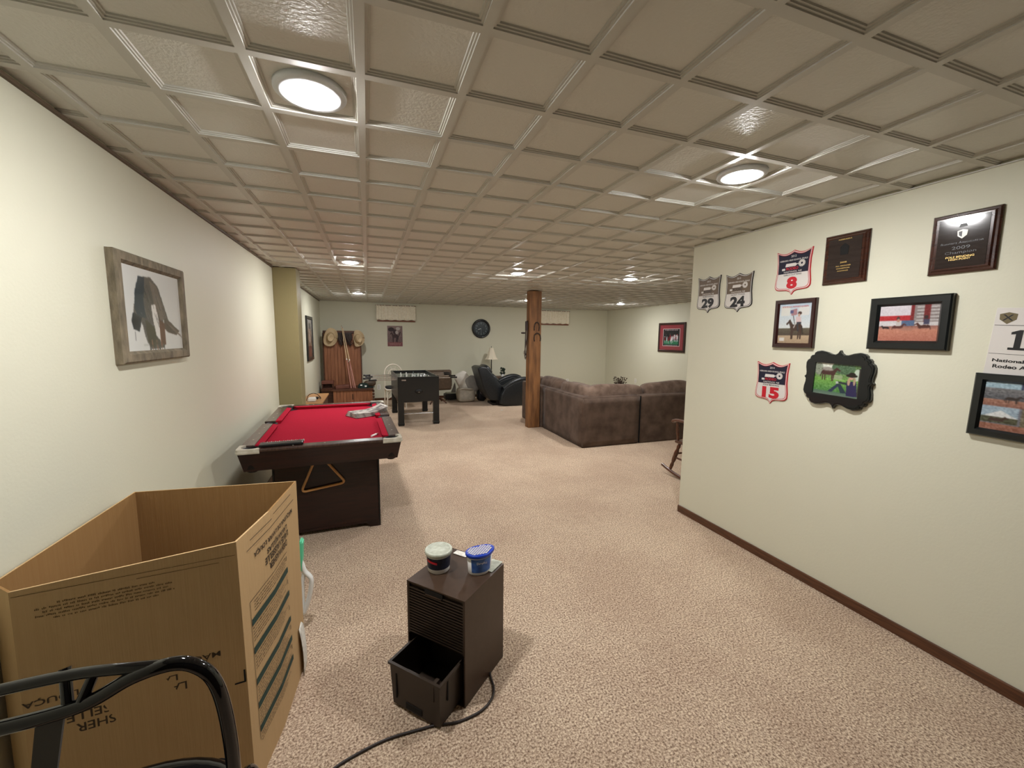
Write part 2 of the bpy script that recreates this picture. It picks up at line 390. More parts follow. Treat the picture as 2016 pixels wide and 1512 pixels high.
def picture(name, pic, w, h, parent, y=0.0, loc=(0, 0), m=None):
    """pic as a vertex-coloured sheet in the local XZ plane facing -Y, centred at loc"""
    W, H = pic.W, pic.H
    for _ in range(2):
        q = np.pad(pic.a, ((1, 1), (1, 1), (0, 0)), 'edge'); pic.a = (q[1:-1, 1:-1]*4+q[:-2, 1:-1]+q[2:, 1:-1]+q[1:-1, :-2]+q[1:-1, 2:])/8
    a = np.clip(pic.a*0.86, 0, 255)/255.0; a = np.where(a <= 0.04045, a/12.92, ((a+0.055)/1.055)**2.4)
    me = bpy.data.meshes.new(name)
    xs = loc[0]+(np.arange(W)/(W-1)-0.5)*w; zs = loc[1]+(0.5-np.arange(H)/(H-1))*h
    v = [(x, y, z) for z in zs for x in xs]
    f = [(j*W+i, (j+1)*W+i, (j+1)*W+i+1, j*W+i+1) for j in range(H-1) for i in range(W-1)]
    me.from_pydata(v, [], f)
    at = me.color_attributes.new('col', 'FLOAT_COLOR', 'POINT')
    at.data.foreach_set('color', np.concatenate([a.reshape(-1, 3), np.ones((W*H, 1))], 1).ravel().astype(np.float32))
    me.materials.append(m or M_picture)
    o = bpy.data.objects.new(name, me); COL.objects.link(o); o.parent = parent; return o
def frame_mb(m, w, h, t, d, mo=None, lip=0.004, prof=None):
    """mitred picture frame, outer size w x h, bar width t, depth d; back at y=0, front at y=-d"""
    b = mb(m); P = prof or [(0, 0), (0, -d*0.8), (0.15*t, -d), (0.75*t, -d), (t, -d*0.55), (t, 0)]
    rings = []
    for a, yy in P:
        rings.append([(-w/2+a, yy, -h/2+a), (w/2-a, yy, -h/2+a), (w/2-a, yy, h/2-a), (-w/2+a, yy, h/2-a)])
    v = [p for r in rings for p in r]; f = []
    for i in range(len(P)-1):
        for j in range(4):
            k = (j+1) % 4; f.append((i*4+j, i*4+k, (i+1)*4+k, (i+1)*4+j))
    b.add(v, f); return b
exec_order = []
# ============================================================ ROOM
XL, XR, XF, YB, YE, YR = -1.012, 2.629, 6.51, 10.284, 2.855, -0.5
struct(mb(M_carpet).boxb(XL-0.1, XF+0.1, YR-0.1, YB+0.1, -0.08, 0), 'floor')
def ceiling():
    s = 0.3048; gy = 1.393; b = MB(); b.recalc = False
    b.use(M_grid); bar = 0.013
    prof = [(bar, 0.0), (bar+0.001, 0.004), (bar+0.0065, 0.004), (bar+0.0075, 0.008), (bar+0.013, 0.008), (bar+0.0145, 0.0125)]
    for i in range(-4, 22):
        for j in range(-10, 30):
            x0, y0 = i*s, gy+j*s
            if x0+s < XL-0.02 or x0 > XF+0.02 or y0+s < YR-0.02 or y0 > YB+0.02: continue
            if x0 > XR+0.1 and y0+s < YE-0.02: continue
            rings = [(0.0, 0.0)]+prof
            v = []
            for a, z in rings: v += [(x0+a, y0+a, CZ+z), (x0+s-a, y0+a, CZ+z), (x0+s-a, y0+s-a, CZ+z), (x0+a, y0+s-a, CZ+z)]
            f0 = [(0*4+k, 4+k, 4+(k+1) % 4, (k+1) % 4) for k in range(4)]
            fr = [(q*4+k, (q+1)*4+k, (q+1)*4+(k+1) % 4, q*4+(k+1) % 4) for q in range(1, len(rings)-1) for k in range(4)]
            n = (len(rings)-1)*4
            b.use(M_grid); vs, _ = b.add(v, f0+fr)
            b.use(M_ceil); b._tag([b.bm.faces.new((vs[n+3], vs[n+2], vs[n+1], vs[n]))])
    b.use(M_grid).boxb(XL-0.1, XF+0.1, YR-0.1, YB+0.1, CZ+0.02, CZ+0.05)
    return struct(b, 'ceiling')
ceiling()
HT = CZ+0.018
struct(mb(M_wall).boxb(XL-0.1, XL, YR-0.1, YB+0.1, 0, HT), 'wall_left')
struct(mb(M_olive).boxb(XL, -0.768, 5.422, 5.73, 0, CZ, 0.004), 'wall_chase')
struct(mb(M_wall).boxb(XL, XF, YB, YB+0.1, 0, HT), 'wall_back')
struct(mb(M_wall).boxb(XR, XR+0.12, YR, YE, 0, HT, 0.006), 'wall_right')
struct(mb(M_wall).boxb(XR+0.12, XF, YE-0.12, YE, 0, HT), 'wall_front_right')
struct(mb(M_wall).boxb(XF, XF+0.1, YE-0.12, YB+0.1, 0, HT), 'wall_far_right')
struct(mb(mat('bounce_absorbing_brown', (40, 30, 24), c2=(50, 38, 30), rough=0.5, scale=4, stretch=(8, 8, 1))).boxb(XL, XR, YR-0.1, YR, 0, HT), 'wall_rear_absorber')  # unseen wall, placed close and dark to cut bounce light on the carton
def baseb(name, x0, x1, y0, y1): struct(mb(M_base).boxb(x0, x1, y0, y1, 0, 0.062, 0.004), name)
baseb('baseboard_right', XR-0.014, XR, YR, YE); baseb('baseboard_left', XL, XL+0.014, YR, 5.422)
baseb('baseboard_far_left', XL, XL+0.014, 5.73, YB-0.014); baseb('baseboard_back', XL, XF, YB-0.014, YB)
baseb('baseboard_far_right', XF-0.014, XF, YE, YB-0.014)
M_gap = mat('shadow_gap_wall_angle', (92, 76, 58), rough=0.6)  # wall angle coloured dark brown to draw the shadow gap under the ceiling
struct(mb(M_gap).boxb(XL, XL+0.012, YR, 5.422, CZ-0.012, CZ), 'trim_1')
struct(mb(M_gap).boxb(XL, XL+0.012, 5.73, YB, CZ-0.012, CZ), 'trim_2')
struct(mb(M_grid).boxb(XR-0.012, XR, YR, YE, CZ-0.006, CZ), 'trim_3')
# small basement windows, hidden behind their curtains
for n, (x0, x1) in enumerate(((0.206, 1.114), (4.368, 5.275))):
    b = mb(M_sill).boxb(x0+0.02, x1-0.01, YB-0.03, YB, 1.892, 1.93, 0.004); b.use(mat('dark_window_glass', (22, 26, 32), rough=0.1))
    b.boxb(x0+0.05, x1-0.05, YB-0.008, YB, 1.93, 2.27)
    struct(b, 'window_%d' % (n+1))
    t = thing('window_curtain', ['cream gathered curtain over the small window above the horse poster, left of the clock',
                                 'cream gathered curtain over the small window partly hidden by the wooden post'][n], 'curtain', (x0, YB, 1.9), group=None)
    w = x1-x0
    b = mb(M_curt)
    def fn(u, v, w=w, n=n):
        fold = 0.012*math.sin(u*w*95+2*math.sin(u*9+n)) + 0.006*math.sin(u*w*41)
        return (u*w, -0.05-fold*(0.6+0.4*v), 0.385-0.355*v+(0.006*math.sin(u*30) if v > 0.9 else 0))
    b.sheet(fn, 110, 8, th=lambda p: Vector(p)+Vector((0, 0.003, 0)))
    b.build('cloth', t)
    r = mb(M_sill).tube([(-0.01, -0.05, 0.372), (w+0.01, -0.05, 0.372)], 0.006, 8); r.tube([(0, -0.05, 0.372), (0, 0, 0.372)], 0.005, 6); r.tube([(w, -0.05, 0.372), (w, 0, 0.372)], 0.005, 6)
    r.build('curtain_rod', t)

# ------------------------------------------------------------ recessed ceiling lights
LP = [(-0.152, 1.545, 'nearest the camera, above the cardboard carton'), (1.690, 1.557, 'nearest the right wall of plaques'),
      (-0.150, 4.748, 'over the far end of the pool table'), (-0.146, 8.12, 'near the far left corner of the room'),
      (1.745, 4.764, 'just in front of the wooden post'), (3.258, 4.63, 'above the near corner of the sectional sofa'),
      (5.417, 8.02, 'in the far right corner of the ceiling'), (3.203, 8.105, 'hidden beyond the top of the wooden post')]
lt = None
for k, (x, y, w) in enumerate(LP):
    if lt is None:
        lt = thing('ceiling_light', 'x', 'light', (x, y, CZ), group=None)
        b = mb(M_trim); b.lathe([(0.070, -0.003), (0.072, -0.006), (0.088, -0.007), (0.104, -0.004), (0.108, 0.0), (0.108, 0.012), (0.066, 0.012), (0.066, -0.002), (0.070, -0.003)], 40, caps=False)
        b.build('trim_ring', lt)
        b = mb(M_lens); b.lathe([(0.0005, -0.022), (0.02, -0.021), (0.04, -0.0175), (0.058, -0.011), (0.069, -0.004), (0.069, 0.0)], 32)
        b.build('lens', lt)
        c = lt
    else: c = copy_tree(lt)
    c.location = (x, y, CZ); c['label'] = 'lit round ceiling light '+w; c['group'] = 'round recessed ceiling lights'

# ============================================================ POOL TABLE
def pool_table():
    T = thing('pool_table', 'pool table with red felt, pearl white corner caps and dark wood sides along left wall', 'pool table', (-0.348, 4.02, 0), 0.04)
    W, L, Z = 0.53, 0.945, 0.80
    mb(M_red).boxb(-W+0.09, W-0.09, -L+0.09, L-0.09, 0.735, 0.765).build('playing_surface', T)
    rw = 0.085
    # rails with inlaid sights
    def rail(x0, x1, y0, y1, dots):
        b = mb(M_rail).boxb(x0, x1, y0, y1, 0.780, Z, 0.006)
        b.use(M_pearl)
        for (dx, dy) in dots: b.lathe([(0.006, Z-0.002), (0.006, Z+0.0012), (0.0005, Z+0.0014)], 8, M=Matrix.Translation((dx, dy, 0)))
        b.build('rail', T)
    for sx in (-1, 1):
        xa, xb = sorted((sx*W, sx*(W-rw)))
        for sy in (-1, 1):
            ya, yb = sorted((sy*0.055, sy*(L-0.13)))
            rail(xa, xb, ya, yb, [(sx*(W-0.045), sy*q) for q in (0.22, 0.43, 0.64)])
    for sy in (-1, 1):
        ya, yb = sorted((sy*L, sy*(L-rw)))
        rail(-W+0.13, W-0.13, ya, yb, [(q, sy*(L-0.045)) for q in (-0.2, 0, 0.2)])
    # cushions
    def cush(p, q, n):
        p, q, n = Vector(p), Vector(q), Vector(n)
        b = mb(M_red); d = (q-p).normalized(); e = 0.035
        v = [p, q, q-d*e+n*0.045, p+d*e+n*0.045]
        lo = [Vector((a.x, a.y, 0.765)) for a in v]; hi = [Vector((v[0].x, v[0].y, 0.797)), Vector((v[1].x, v[1].y, 0.797)), Vector((v[2].x, v[2].y, 0.793)), Vector((v[3].x, v[3].y, 0.793))]
        lo[2] -= n*0.015; lo[3] -= n*0.015
        b.hexa(lo+hi); b.build('cushion', T)
    for sx in (-1, 1):
        for sy in (-1, 1): cush((sx*(W-rw), sy*0.06, 0), (sx*(W-rw), sy*(L-0.14), 0), (-sx, 0, 0))
    for sy in (-1, 1): cush((-W+0.14, sy*(L-rw), 0), (W-0.14, sy*(L-rw), 0), (0, -sy, 0))
    # pockets
    for (px, py) in ((-1, -1), (1, -1), (-1, 1), (1, 1), (-1, 0), (1, 0)):
        cx, cy = (px*(W-0.075), py*(L-0.075)) if py else (px*(W-0.06), 0)
        r = 0.058 if py else 0.045
        b = mb(M_pocket); b.lathe([(r*0.45, 0.63), (r*0.62, 0.637), (r*0.8, 0.67), (r+0.004, 0.74), (r+0.004, 0.79), (r-0.004, 0.792), (r-0.006, 0.66), (0.001, 0.63)], 24, M=Matrix.Translation((cx, cy, 0)))
        if py:
            b.prism([(cx-px*0.005, cy+0.0), (cx-px*0.06, cy+py*0.0), (cx-px*0.11, cy-py*0.05), (cx-px*0.05, cy-py*0.11), (cx, cy-py*0.06)], 0.7655, 0.768, 'z')
        b.build('pocket', T)
    # corner caps: L plate with a round bite for the pocket
    for sx in (-1, 1):
        for sy in (-1, 1):
            b = mb(M_pearl); cx, cy = W-0.075, L-0.075; r = 0.06
            pts = [(W-0.135, L+0.004), (W-0.02, L+0.004)] + [(W-0.02+0.024*math.sin(a), L-0.02+0.024*math.cos(a)) for a in (0.4, 0.8, 1.2)] + [(W+0.004, L-0.02), (W+0.004, L-0.135), (W-0.03, L-0.13)]
            pts += [(cx+r*math.cos(a), cy+r*math.sin(a)) for a in np.linspace(-0.85, 2.42, 12)] + [(W-0.13, L-0.03)]
            pts = [(x*sx, y*sy) for x, y in pts]
            b.prism(pts, 0.772, Z+0.004, 'z')
            b.prism([(x*1.006, y*1.004) for x, y in pts], 0.778, 0.786, 'z')
            b.build('corner_cap', T)
    # apron, tapered inwards
    zt, zb, i = 0.782, 0.645, 0.032
    for s in (-1, 1):
        mb(M_dwood).hexa([(-W+i, s*(L-i), zb), (W-i, s*(L-i), zb), (W-i, s*(L-i-0.02), zb), (-W+i, s*(L-i-0.02), zb),
                          (-W+0.004, s*(L-0.004), zt), (W-0.004, s*(L-0.004), zt), (W-0.004, s*(L-0.024), zt), (-W+0.004, s*(L-0.024), zt)]).build('apron', T)
        mb(M_dwood).hexa([(s*(W-i), -L+i+0.02, zb), (s*(W-i), L-i-0.02, zb), (s*(W-i-0.02), L-i-0.02, zb), (s*(W-i-0.02), -L+i+0.02, zb),
                          (s*(W-0.004), -L+0.024, zt), (s*(W-0.004), L-0.024, zt), (s*(W-0.024), L-0.024, zt), (s*(W-0.024), -L+0.024, zt)]).build('apron', T)
    mb(M_dwood).boxb(-W+0.06, W-0.06, -L+0.06, L-0.06, 0.66, 0.735).build('bed_frame', T)
    for s in (-1, 1):
        y0, y1 = sorted((s*0.63, s*0.33))
        b = mb(M_dwood).boxb(-0.37, 0.37, y0, y1, 0.04, 0.66, 0.004)
        b.prism([(-0.372, 0.0), (-0.30, 0.0), (-0.27, 0.035), (0.27, 0.035), (0.30, 0.0), (0.372, 0.0), (0.372, 0.055), (-0.372, 0.055)], y0-0.003, y1+0.003)
        b.use(M_black)
        for sx in (-1, 1): b.boxb(sx*0.375-0.006, sx*0.375+0.006, y0-0.004, y0+0.03, 0.0, 0.66)
        b.build('pedestal', T)
    mb(M_dwood).boxb(-0.06, 0.06, -0.33, 0.33, 0.12, 0.3).build('stretcher', T)
    # ball rack
    R = thing('ball_rack', 'light wood triangle ball rack hanging under the near end of the pool table', 'ball rack', (-0.372, 3.372, 0.52), 0.04)
    P = []; A, B, Cc = Vector((-0.143, 0, -0.155)), Vector((0.175, 0, -0.115)), Vector((-0.015, 0, 0.145))
    for p, q, r in ((Cc, A, B), (A, B, Cc), (B, Cc, A)):
        u = (p-q).normalized(); w = (r-q).normalized()
        for t in np.linspace(0, 1, 7):
            a = q+u*0.04; c = q+w*0.04; P.append((1-t)**2*a + 2*t*(1-t)*q + t*t*c)
    mb(M_rack).tube(P, 0.010, 8, closed=True, flat=1.4).build('triangle_rail', R)
    b = mb(M_black).tube([(-0.02, 0.0, 0.14), (-0.02, 0.012, 0.165), (-0.02, 0.016, 0.20)], 0.004, 6); b.build('hook', R)
    # newspapers
    n0 = None
    for k in range(4):
        lab = ['bottom newspaper of the stack on the pool table', 'second lowest newspaper of the stack on the pool table', 'third newspaper up in the stack on the pool table', 'topmost newspaper of the stack on the pool table'][k]
        N = thing('newspaper', 'folded grey and white '+lab, 'newspaper', (-0.035+0.004*k, 4.30+0.006*k, 0.767+0.0095*k), 0.55-0.07*k, 'newspapers on the pool table')
        b = mb(M_news)
        b.sheet(lambda u, v, k=k: ((u-0.5)*0.33, (v-0.5)*0.21, 0.0085+0.045*max(0, (u-0.5)/0.5)**1.5), 16, 4, th=0.007)
        b.use(M_white); b.box((0.166, 0, 0.053), (0.014, 0.19, 0.009), 0.003)
        b.build('pages', N)
    m = thing('chalk_marker', 'small white and red marker lying on the red felt near the right pocket', 'marker', (0.03, 3.375, 0.774), 1.0)
    mb(M_white).tube([(-0.045, 0, 0), (0.02, 0, 0)], 0.008, 10).build('barrel', m); mb(mat('marker_cap', (150, 70, 70))).tube([(0.02, 0, 0), (0.045, 0, 0)], 0.0075, 10).build('cap', m)
    bsh = thing('table_brush', 'long black brush with pale scalloped bristles lying on the near rail of pool table', 'brush', (-0.585, 3.145, 0.801), 0.06)
    mb(M_black).box((0, -0.01, 0.010), (0.27, 0.07, 0.018), 0.008, seg=3).build('brush_body', bsh)
    b = mb(M_news)
    for k in range(22): b.box((-0.13+k*0.0125, 0.031, 0.011+0.002*(k % 2)), (0.010, 0.014, 0.018), 0.004)
    b.build('bristles', bsh)
pool_table()

# ============================================================ FOOSBALL TABLE
def foosball():
    T = thing('foosball_table', 'black foosball table with chrome rods beyond the pool table', 'foosball table', (0.80, 7.905, 0), 0.025)
    W, L, z0, z1 = 0.355, 0.70, 0.42, 0.857
    for s in (-1, 1):
        b = mb(M_blackl).boxb(-W, W, s*L-(0.03 if s > 0 else 0), s*L+(0.03 if s < 0 else 0), z0, z1, 0.004)
        b.build('end_panel', T)
        mb(M_blackl).boxb(s*W-(0.03 if s > 0 else 0), s*W+(0.03 if s < 0 else 0), -L+0.03, L-0.03, z0, z1, 0.004).build('side_panel', T)
        b = mb(M_black); b.lathe([(0.001, -0.012), (0.04, -0.012), (0.055, -0.006), (0.056, 0.0)], 24, M=Matrix.Translation((0.0, s*L, 0.60)) @ Matrix.Rotation(PI/2 if s < 0 else -PI/2, 4, 'X') @ Matrix.Diagonal((1.2, 0.75, -1, 1)))
        b.use(M_chrome).lathe([(0.001, -0.016), (0.012, -0.012), (0.012, 0)], 12, M=Matrix.Translation((0.0, s*(L+0.012), 0.585)) @ Matrix.Rotation(PI/2 if s < 0 else -PI/2, 4, 'X'))
        b.build('ball_return', T)
    mb(M_chrome).boxb(-0.29, -0.215, -L-0.003, -L, 0.79, 0.812, 0.001).build('name_plate', T)
    mb(M_turf).boxb(-W+0.03, W-0.03, -L+0.03, L-0.03, 0.70, 0.72).build('playfield', T)
    mb(M_blackl).boxb(-W+0.02, W-0.02, -L+0.02, L-0.02, z0, z0+0.02).build('bottom_panel', T)
    for sx in (-1, 1):
        for sy in (-1, 1):
            b = mb(M_blackl).box((sx*(W-0.05), sy*(L-0.055), 0.21), (0.10, 0.10, 0.46), 0.004); b.boxb(sx*(W-0.05)-0.055, sx*(W-0.05)+0.055, sy*(L-0.055)-0.055, sy*(L-0.055)+0.055, 0.02, 0.05, 0.004)
            b.use(M_chrome).lathe([(0.03, 0.0), (0.03, 0.012), (0.012, 0.014), (0.012, 0.03)], 12, M=Matrix.Translation((sx*(W-0.05), sy*(L-0.055), 0)))
            b.build('leg', T)
    for sy in (-1, 1): mb(M_chrome).tube([(-W+0.1, sy*(L-0.05), 0.2), (W-0.1, sy*(L-0.05), 0.2)], 0.013, 10).build('stretcher', T)
    nmen = [1, 2, 3, 5, 5, 3, 2, 1]
    for k in range(8):
        y = -0.56+k*0.16; side = -1 if k % 2 == 0 else 1
        off = side*[0.10, 0.0, 0.22, 0.06, 0.16, 0.02, 0.2, 0.1][k]
        r = mb(M_chrome).tube([(-0.62 if side < 0 else -0.42, y, 0.80), (0.42 if side < 0 else 0.62, y, 0.80)], 0.008, 8)
        ro = r.build('rod', T, loc=(off*0.7, 0, 0))
        h = mb(M_black).tube([(side*0.62, y, 0.80), (side*0.63, y, 0.80), (side*0.70, y, 0.80), (side*0.745, y, 0.80), (side*0.75, y, 0.80)], [0.011, 0.016, 0.014, 0.017, 0.012], 12)
        h.build('handle', ro)
        n = nmen[k]
        c = M_white if k in (0, 2, 4, 6) else mat('foosman_grey', (90, 100, 96))
        for j in range(n):
            x = (j-(n-1)/2)*0.105; f = mb(c)
            f.box((x, y, 0.795), (0.02, 0.018, 0.05), 0.005); f.box((x, y, 0.757), (0.016, 0.012, 0.035), 0.003); f.lathe([(0.001, 0.82), (0.011, 0.825), (0.012, 0.833), (0.001, 0.845)], 8, M=Matrix.Translation((x, y, 0)))
            f.build('player_figure', ro)
foosball()

# ============================================================ WOODEN POST AND WHAT HANGS ON IT
tag(mb(M_post).boxb(2.572, 2.786, 6.43, 6.58, 0, CZ, 0.008).build('wooden_post'), 'rough stained wooden post from floor to ceiling beside the sectional sofa', 'post')
def horseshoe(loc, rz, flip, label):
    t = thing('horseshoe', label, 'horseshoe', loc, 0, 'horseshoes on the wooden post', rot=(0, rz, 0))
    w, h = (0.040, 0.075) if not flip else (0.052, 0.072)
    P = [(w*1.02, 0, -h), (w*1.14, 0, -h*0.45), (w*1.1, 0, 0.0)]+[(w*1.08*math.cos(q), 0, h*0.86*math.sin(q)) for q in np.linspace(0.15, PI-0.15, 13)]+[(-w*1.1, 0, 0.0), (-w*1.14, 0, -h*0.45), (-w*1.02, 0, -h)]
    mb(M_iron).tube(P, 0.010, 8).build('shoe', t)
horseshoe((2.70, 6.421, 1.745), 0.05, False, 'upper iron horseshoe nailed to the front of the wooden post')
horseshoe((2.712, 6.421, 1.565), -0.04, True, 'lower iron horseshoe nailed to the front of the wooden post')
t = thing('bridle', 'dark leather bridle with bit hanging from the left side of the wooden post', 'bridle', (2.552, 6.5, 1.75))
b = mb(M_tack)
b.tube(smooth_path([(0.01, 0, 0.09), (-0.012, 0.01, 0.0), (-0.016, 0.02, -0.2), (-0.028, 0.0, -0.42), (-0.03, -0.02, -0.5), (-0.012, -0.02, -0.42), (0.006, -0.01, -0.2), (0.01, 0, 0.09)]), 0.009, 8, flat=0.5)
b.tube(smooth_path([(0.0, -0.02, 0.06), (-0.005, -0.03, -0.15), (-0.022, -0.02, -0.3), (-0.04, -0.01, -0.46), (-0.02, 0.0, -0.56), (0.0, 0.01, -0.48)]), 0.008, 8, flat=0.5)
b.box((-0.012, 0, 0.0), (0.03, 0.05, 0.16), 0.01)
b.build('straps', t)
mb(M_tack).blob((-0.065, 0, -0.12), (0.085, 0.03, 0.03), 0.9).build('brow_piece', t)
b = mb(M_chrome).tube([(0.03*math.cos(a)-0.035, -0.01, 0.03*math.sin(a)-0.45) for a in np.linspace(0, 2*PI, 16)[:-1]], 0.004, 6, closed=True); b.tube([(-0.035, -0.01, -0.48), (-0.02, -0.01, -0.57)], 0.004, 6); b.build('bit', t)

# ============================================================ SECTIONAL SOFA
def sofa():
    T = thing('sectional_sofa', 'brown plush L-shaped sectional sofa with loose back cushions, seen from behind', 'sofa', (2.816, 4.985, 0), 0.0)
    def section(x0, x1, y0, y1, back, name='section'):
        """seat block plus back along the side named in back"""
        b = mb(M_sofa)
        b.boxb(x0+0.01, x1-0.01, y0+0.01, y1-0.01, 0.0, 0.40, 0.03, seg=3)
        if back == 'nw':
            t = MB().use(M_sofa).prism([(x0, y0), (x1, y0), (x1, y0+0.2), (x0+0.2, y0+0.2), (x0+0.2, y1), (x0, y1)], 0, 0.722, 'z')
            bmesh.ops.bevel(t.bm, geom=list(t.bm.edges), offset=0.02, segments=3, affect='EDGES'); t.bm.verts.index_update()
            b.add([v.co.copy() for v in t.bm.verts], [[v.index for v in f.verts] for f in t.bm.faces]); t.bm.free(); back = ''
            wn = True
        else: wn = 'w' in back
        if 'n' in back: b.boxb(x0+0.004, x1-0.004, y0, y0+0.20, 0.0, 0.722, 0.025, seg=3)
        if 'w' in back: b.boxb(x0, x0+0.20, y0+(0.2 if 'n' in back else 0.004), y1-0.004, 0.0, 0.722, 0.025, seg=3)
        if 'e' in back: b.boxb(x0+0.02, x1, y1-0.2, y1, 0.0, 0.60, 0.05, seg=3)
        bmesh.ops.subdivide_edges(b.bm, edges=[e for e in b.bm.edges if e.calc_length() > 0.25], cuts=9, use_grid_fill=True)
        for v in b.bm.verts:
            c = v.co; k = min(1, max(0, (0.70-c.z)/0.3)); w = 0.010*math.sin(c.x*11+c.z*5)*math.sin(c.z*16+c.x*3)*k
            if abs(c.y-y0) < 0.003: c.y += abs(w)*0.9+0.006*math.sin(c.z*7)**2*0
            if abs(c.x-x0) < 0.003 and wn: c.x += abs(w)*0.6
        for f in b.bm.faces: f.smooth = True
        return b.build(name, T)
    section(0, 0.965, 0, 1.42, 'nw'); section(0.967, 1.93, 0, 0.95, 'n'); section(1.932, 2.9, 0, 0.95, 'n')
    section(-0.018, 0.95, 1.422, 2.36, 'we')
    # seams on the near back face
    mb(M_slot).boxb(0.963, 0.969, -0.001, 0.02, 0.01, 0.715).build('seam', T)
    for (x, y, w) in ((0.62, 0.56, 0.74), (1.45, 0.56, 0.9), (2.4, 0.56, 0.9)): mb(M_sofac).blob((x, y, 0.45), (w, 0.76, 0.17), 0.35, 24, 10).build('seat_cushion', T)
    for (y, w) in ((1.35, 0.74), (2.02, 0.5)): mb(M_sofac).blob((0.56, y, 0.45), (0.76, w, 0.17), 0.35, 24, 10).build('seat_cushion', T)
    for (x, w, z, h, tl) in ((0.66, 0.98, 0.655, 0.43, 0.02), (1.63, 0.94, 0.66, 0.46, -0.03), (2.46, 0.84, 0.66, 0.45, 0.02)):
        mb(M_sofac).blob((x, 0.25, z+0.005), (w, 0.27, h), 0.5, 36, 20, rot=(-0.14, tl, 0), lump=0.022).build('back_cushion', T)
    for (y, w, z, h) in ((0.62, 0.86, 0.645, 0.42), (1.45, 0.80, 0.65, 0.43), (2.05, 0.42, 0.63, 0.38)):
        mb(M_sofac).blob((0.23, y, z+0.01), (0.27, w, h), 0.5, 36, 20, rot=(0, 0.14, 0), lump=0.022).build('back_cushion', T)
sofa()
t = thing('coffee_table', 'low dark wood coffee table hidden inside the angle of the sectional sofa', 'table', (4.35, 6.45, 0))
mb(M_pined).box((0, 0, 0.43), (0.9, 0.5, 0.04), 0.006).build('tabletop', t)
for sx in (-1, 1):
    for sy in (-1, 1): mb(M_pined).box((sx*0.4, sy*0.2, 0.205), (0.05, 0.05, 0.41), 0.004).build('leg', t)
t = thing('dried_arrangement', 'dark dried stems arrangement showing just above the sofa back cushions', 'dried plant', (4.40, 6.42, 0.45))
mb(mat('brown_vase', (90, 70, 56))).lathe([(0.05, 0), (0.08, 0.05), (0.07, 0.13), (0.04, 0.17), (0.045, 0.19), (0.03, 0.18), (0.001, 0.10)], 20).build('vase', t)
b = mb(M_dry)
for k in range(60):
    a = random.random()*2*PI; r = 0.03+0.10*random.random(); h = 0.27+0.12*random.random()
    p = [(0, 0, 0.12), (r*0.4*math.cos(a), r*0.4*math.sin(a), h*0.7), (r*math.cos(a), r*math.sin(a), h)]
    b.tube(p, [0.003, 0.003, 0.002], 5); b.blob(p[2], (0.028, 0.02, 0.016), 1.0, 6, 4)
b.build('stems', t)

# ============================================================ ROCKING CHAIR (behind the right wall corner)
def rocking_chair():
    T = thing('rocking_chair', 'brown wooden rocking chair with turned legs, mostly hidden behind the right wall', 'rocking chair', (3.51, 3.42, 0), 0.04)
    b = mb(M_rocker).box((0, 0.0, 0.41), (0.53, 0.46, 0.035), 0.014, seg=3); b.build('seat', T)
    def turned(p, q, r, name, parent=T):
        p, q = Vector(p), Vector(q); n = 13; pr = [0.75, 0.8, 1.0, 0.72, 1.08, 1.15, 1.1, 1.15, 1.08, 0.72, 1.0, 0.9, 0.75]
        pts = [p.lerp(q, i/(n-1)) for i in range(n)]
        return mb(M_rocker).tube(pts, [r*k for k in pr], 10).build(name, parent)
    for sx in (-1, 1):
        turned((sx*0.215, 0.19, 0.40), (sx*0.262, 0.27, 0.075), 0.021, 'leg'); turned((sx*0.215, -0.18, 0.40), (sx*0.262, -0.26, 0.055), 0.021, 'leg')
        P = []
        for k in range(17):
            y = -0.46+0.86*k/16; P.append((sx*0.265, y, 0.019+0.42*(y+0.02)**2))
        mb(M_rocker).tube(P, 0.019, 8, flat=0.8).build('rocker', T)
        turned((sx*0.24, 0.235, 0.22), (sx*0.24, -0.225, 0.20), 0.012, 'stretcher')
        A = smooth_path([(sx*0.235, -0.22, 0.66), (sx*0.265, -0.05, 0.655), (sx*0.27, 0.12, 0.66), (sx*0.262, 0.23, 0.65), (sx*0.255, 0.275, 0.625)], 4)
        mb(M_rocker).tube(A, [0.018]*(len(A)-3)+[0.02, 0.018, 0.012], 10, flat=1.5).build('armrest', T)
        turned((sx*0.25, 0.19, 0.42), (sx*0.262, 0.20, 0.645), 0.017, 'arm_post'); turned((sx*0.245, 0.0, 0.42), (sx*0.264, 0.0, 0.645), 0.010, 'arm_spindle')
        turned((sx*0.215, -0.20, 0.42), (sx*0.245, -0.36, 1.02), 0.017, 'back_post')
    turned((-0.235, 0.235, 0.26), (0.235, 0.235, 0.26), 0.012, 'stretcher'); turned((-0.235, -0.215, 0.22), (0.235, -0.215, 0.22), 0.012, 'stretcher')
    for k in range(7):
        x = -0.16+k*0.0533; mb(M_rocker).tube([(x, -0.20, 0.42), (x*1.15, -0.34, 0.95)], 0.008, 8).build('back_spindle', T)
    b = mb(M_rocker); b.sheet(lambda u, v: ((u-0.5)*0.56, -0.365-0.03*math.sin(PI*u)-0.03*v, 0.93+0.14*v+0.03*v*math.sin(PI*u)), 12, 3, th=lambda p: Vector(p)+Vector((0, 0.022, 0)))
    b.build('crest_rail', T)
rocking_chair()

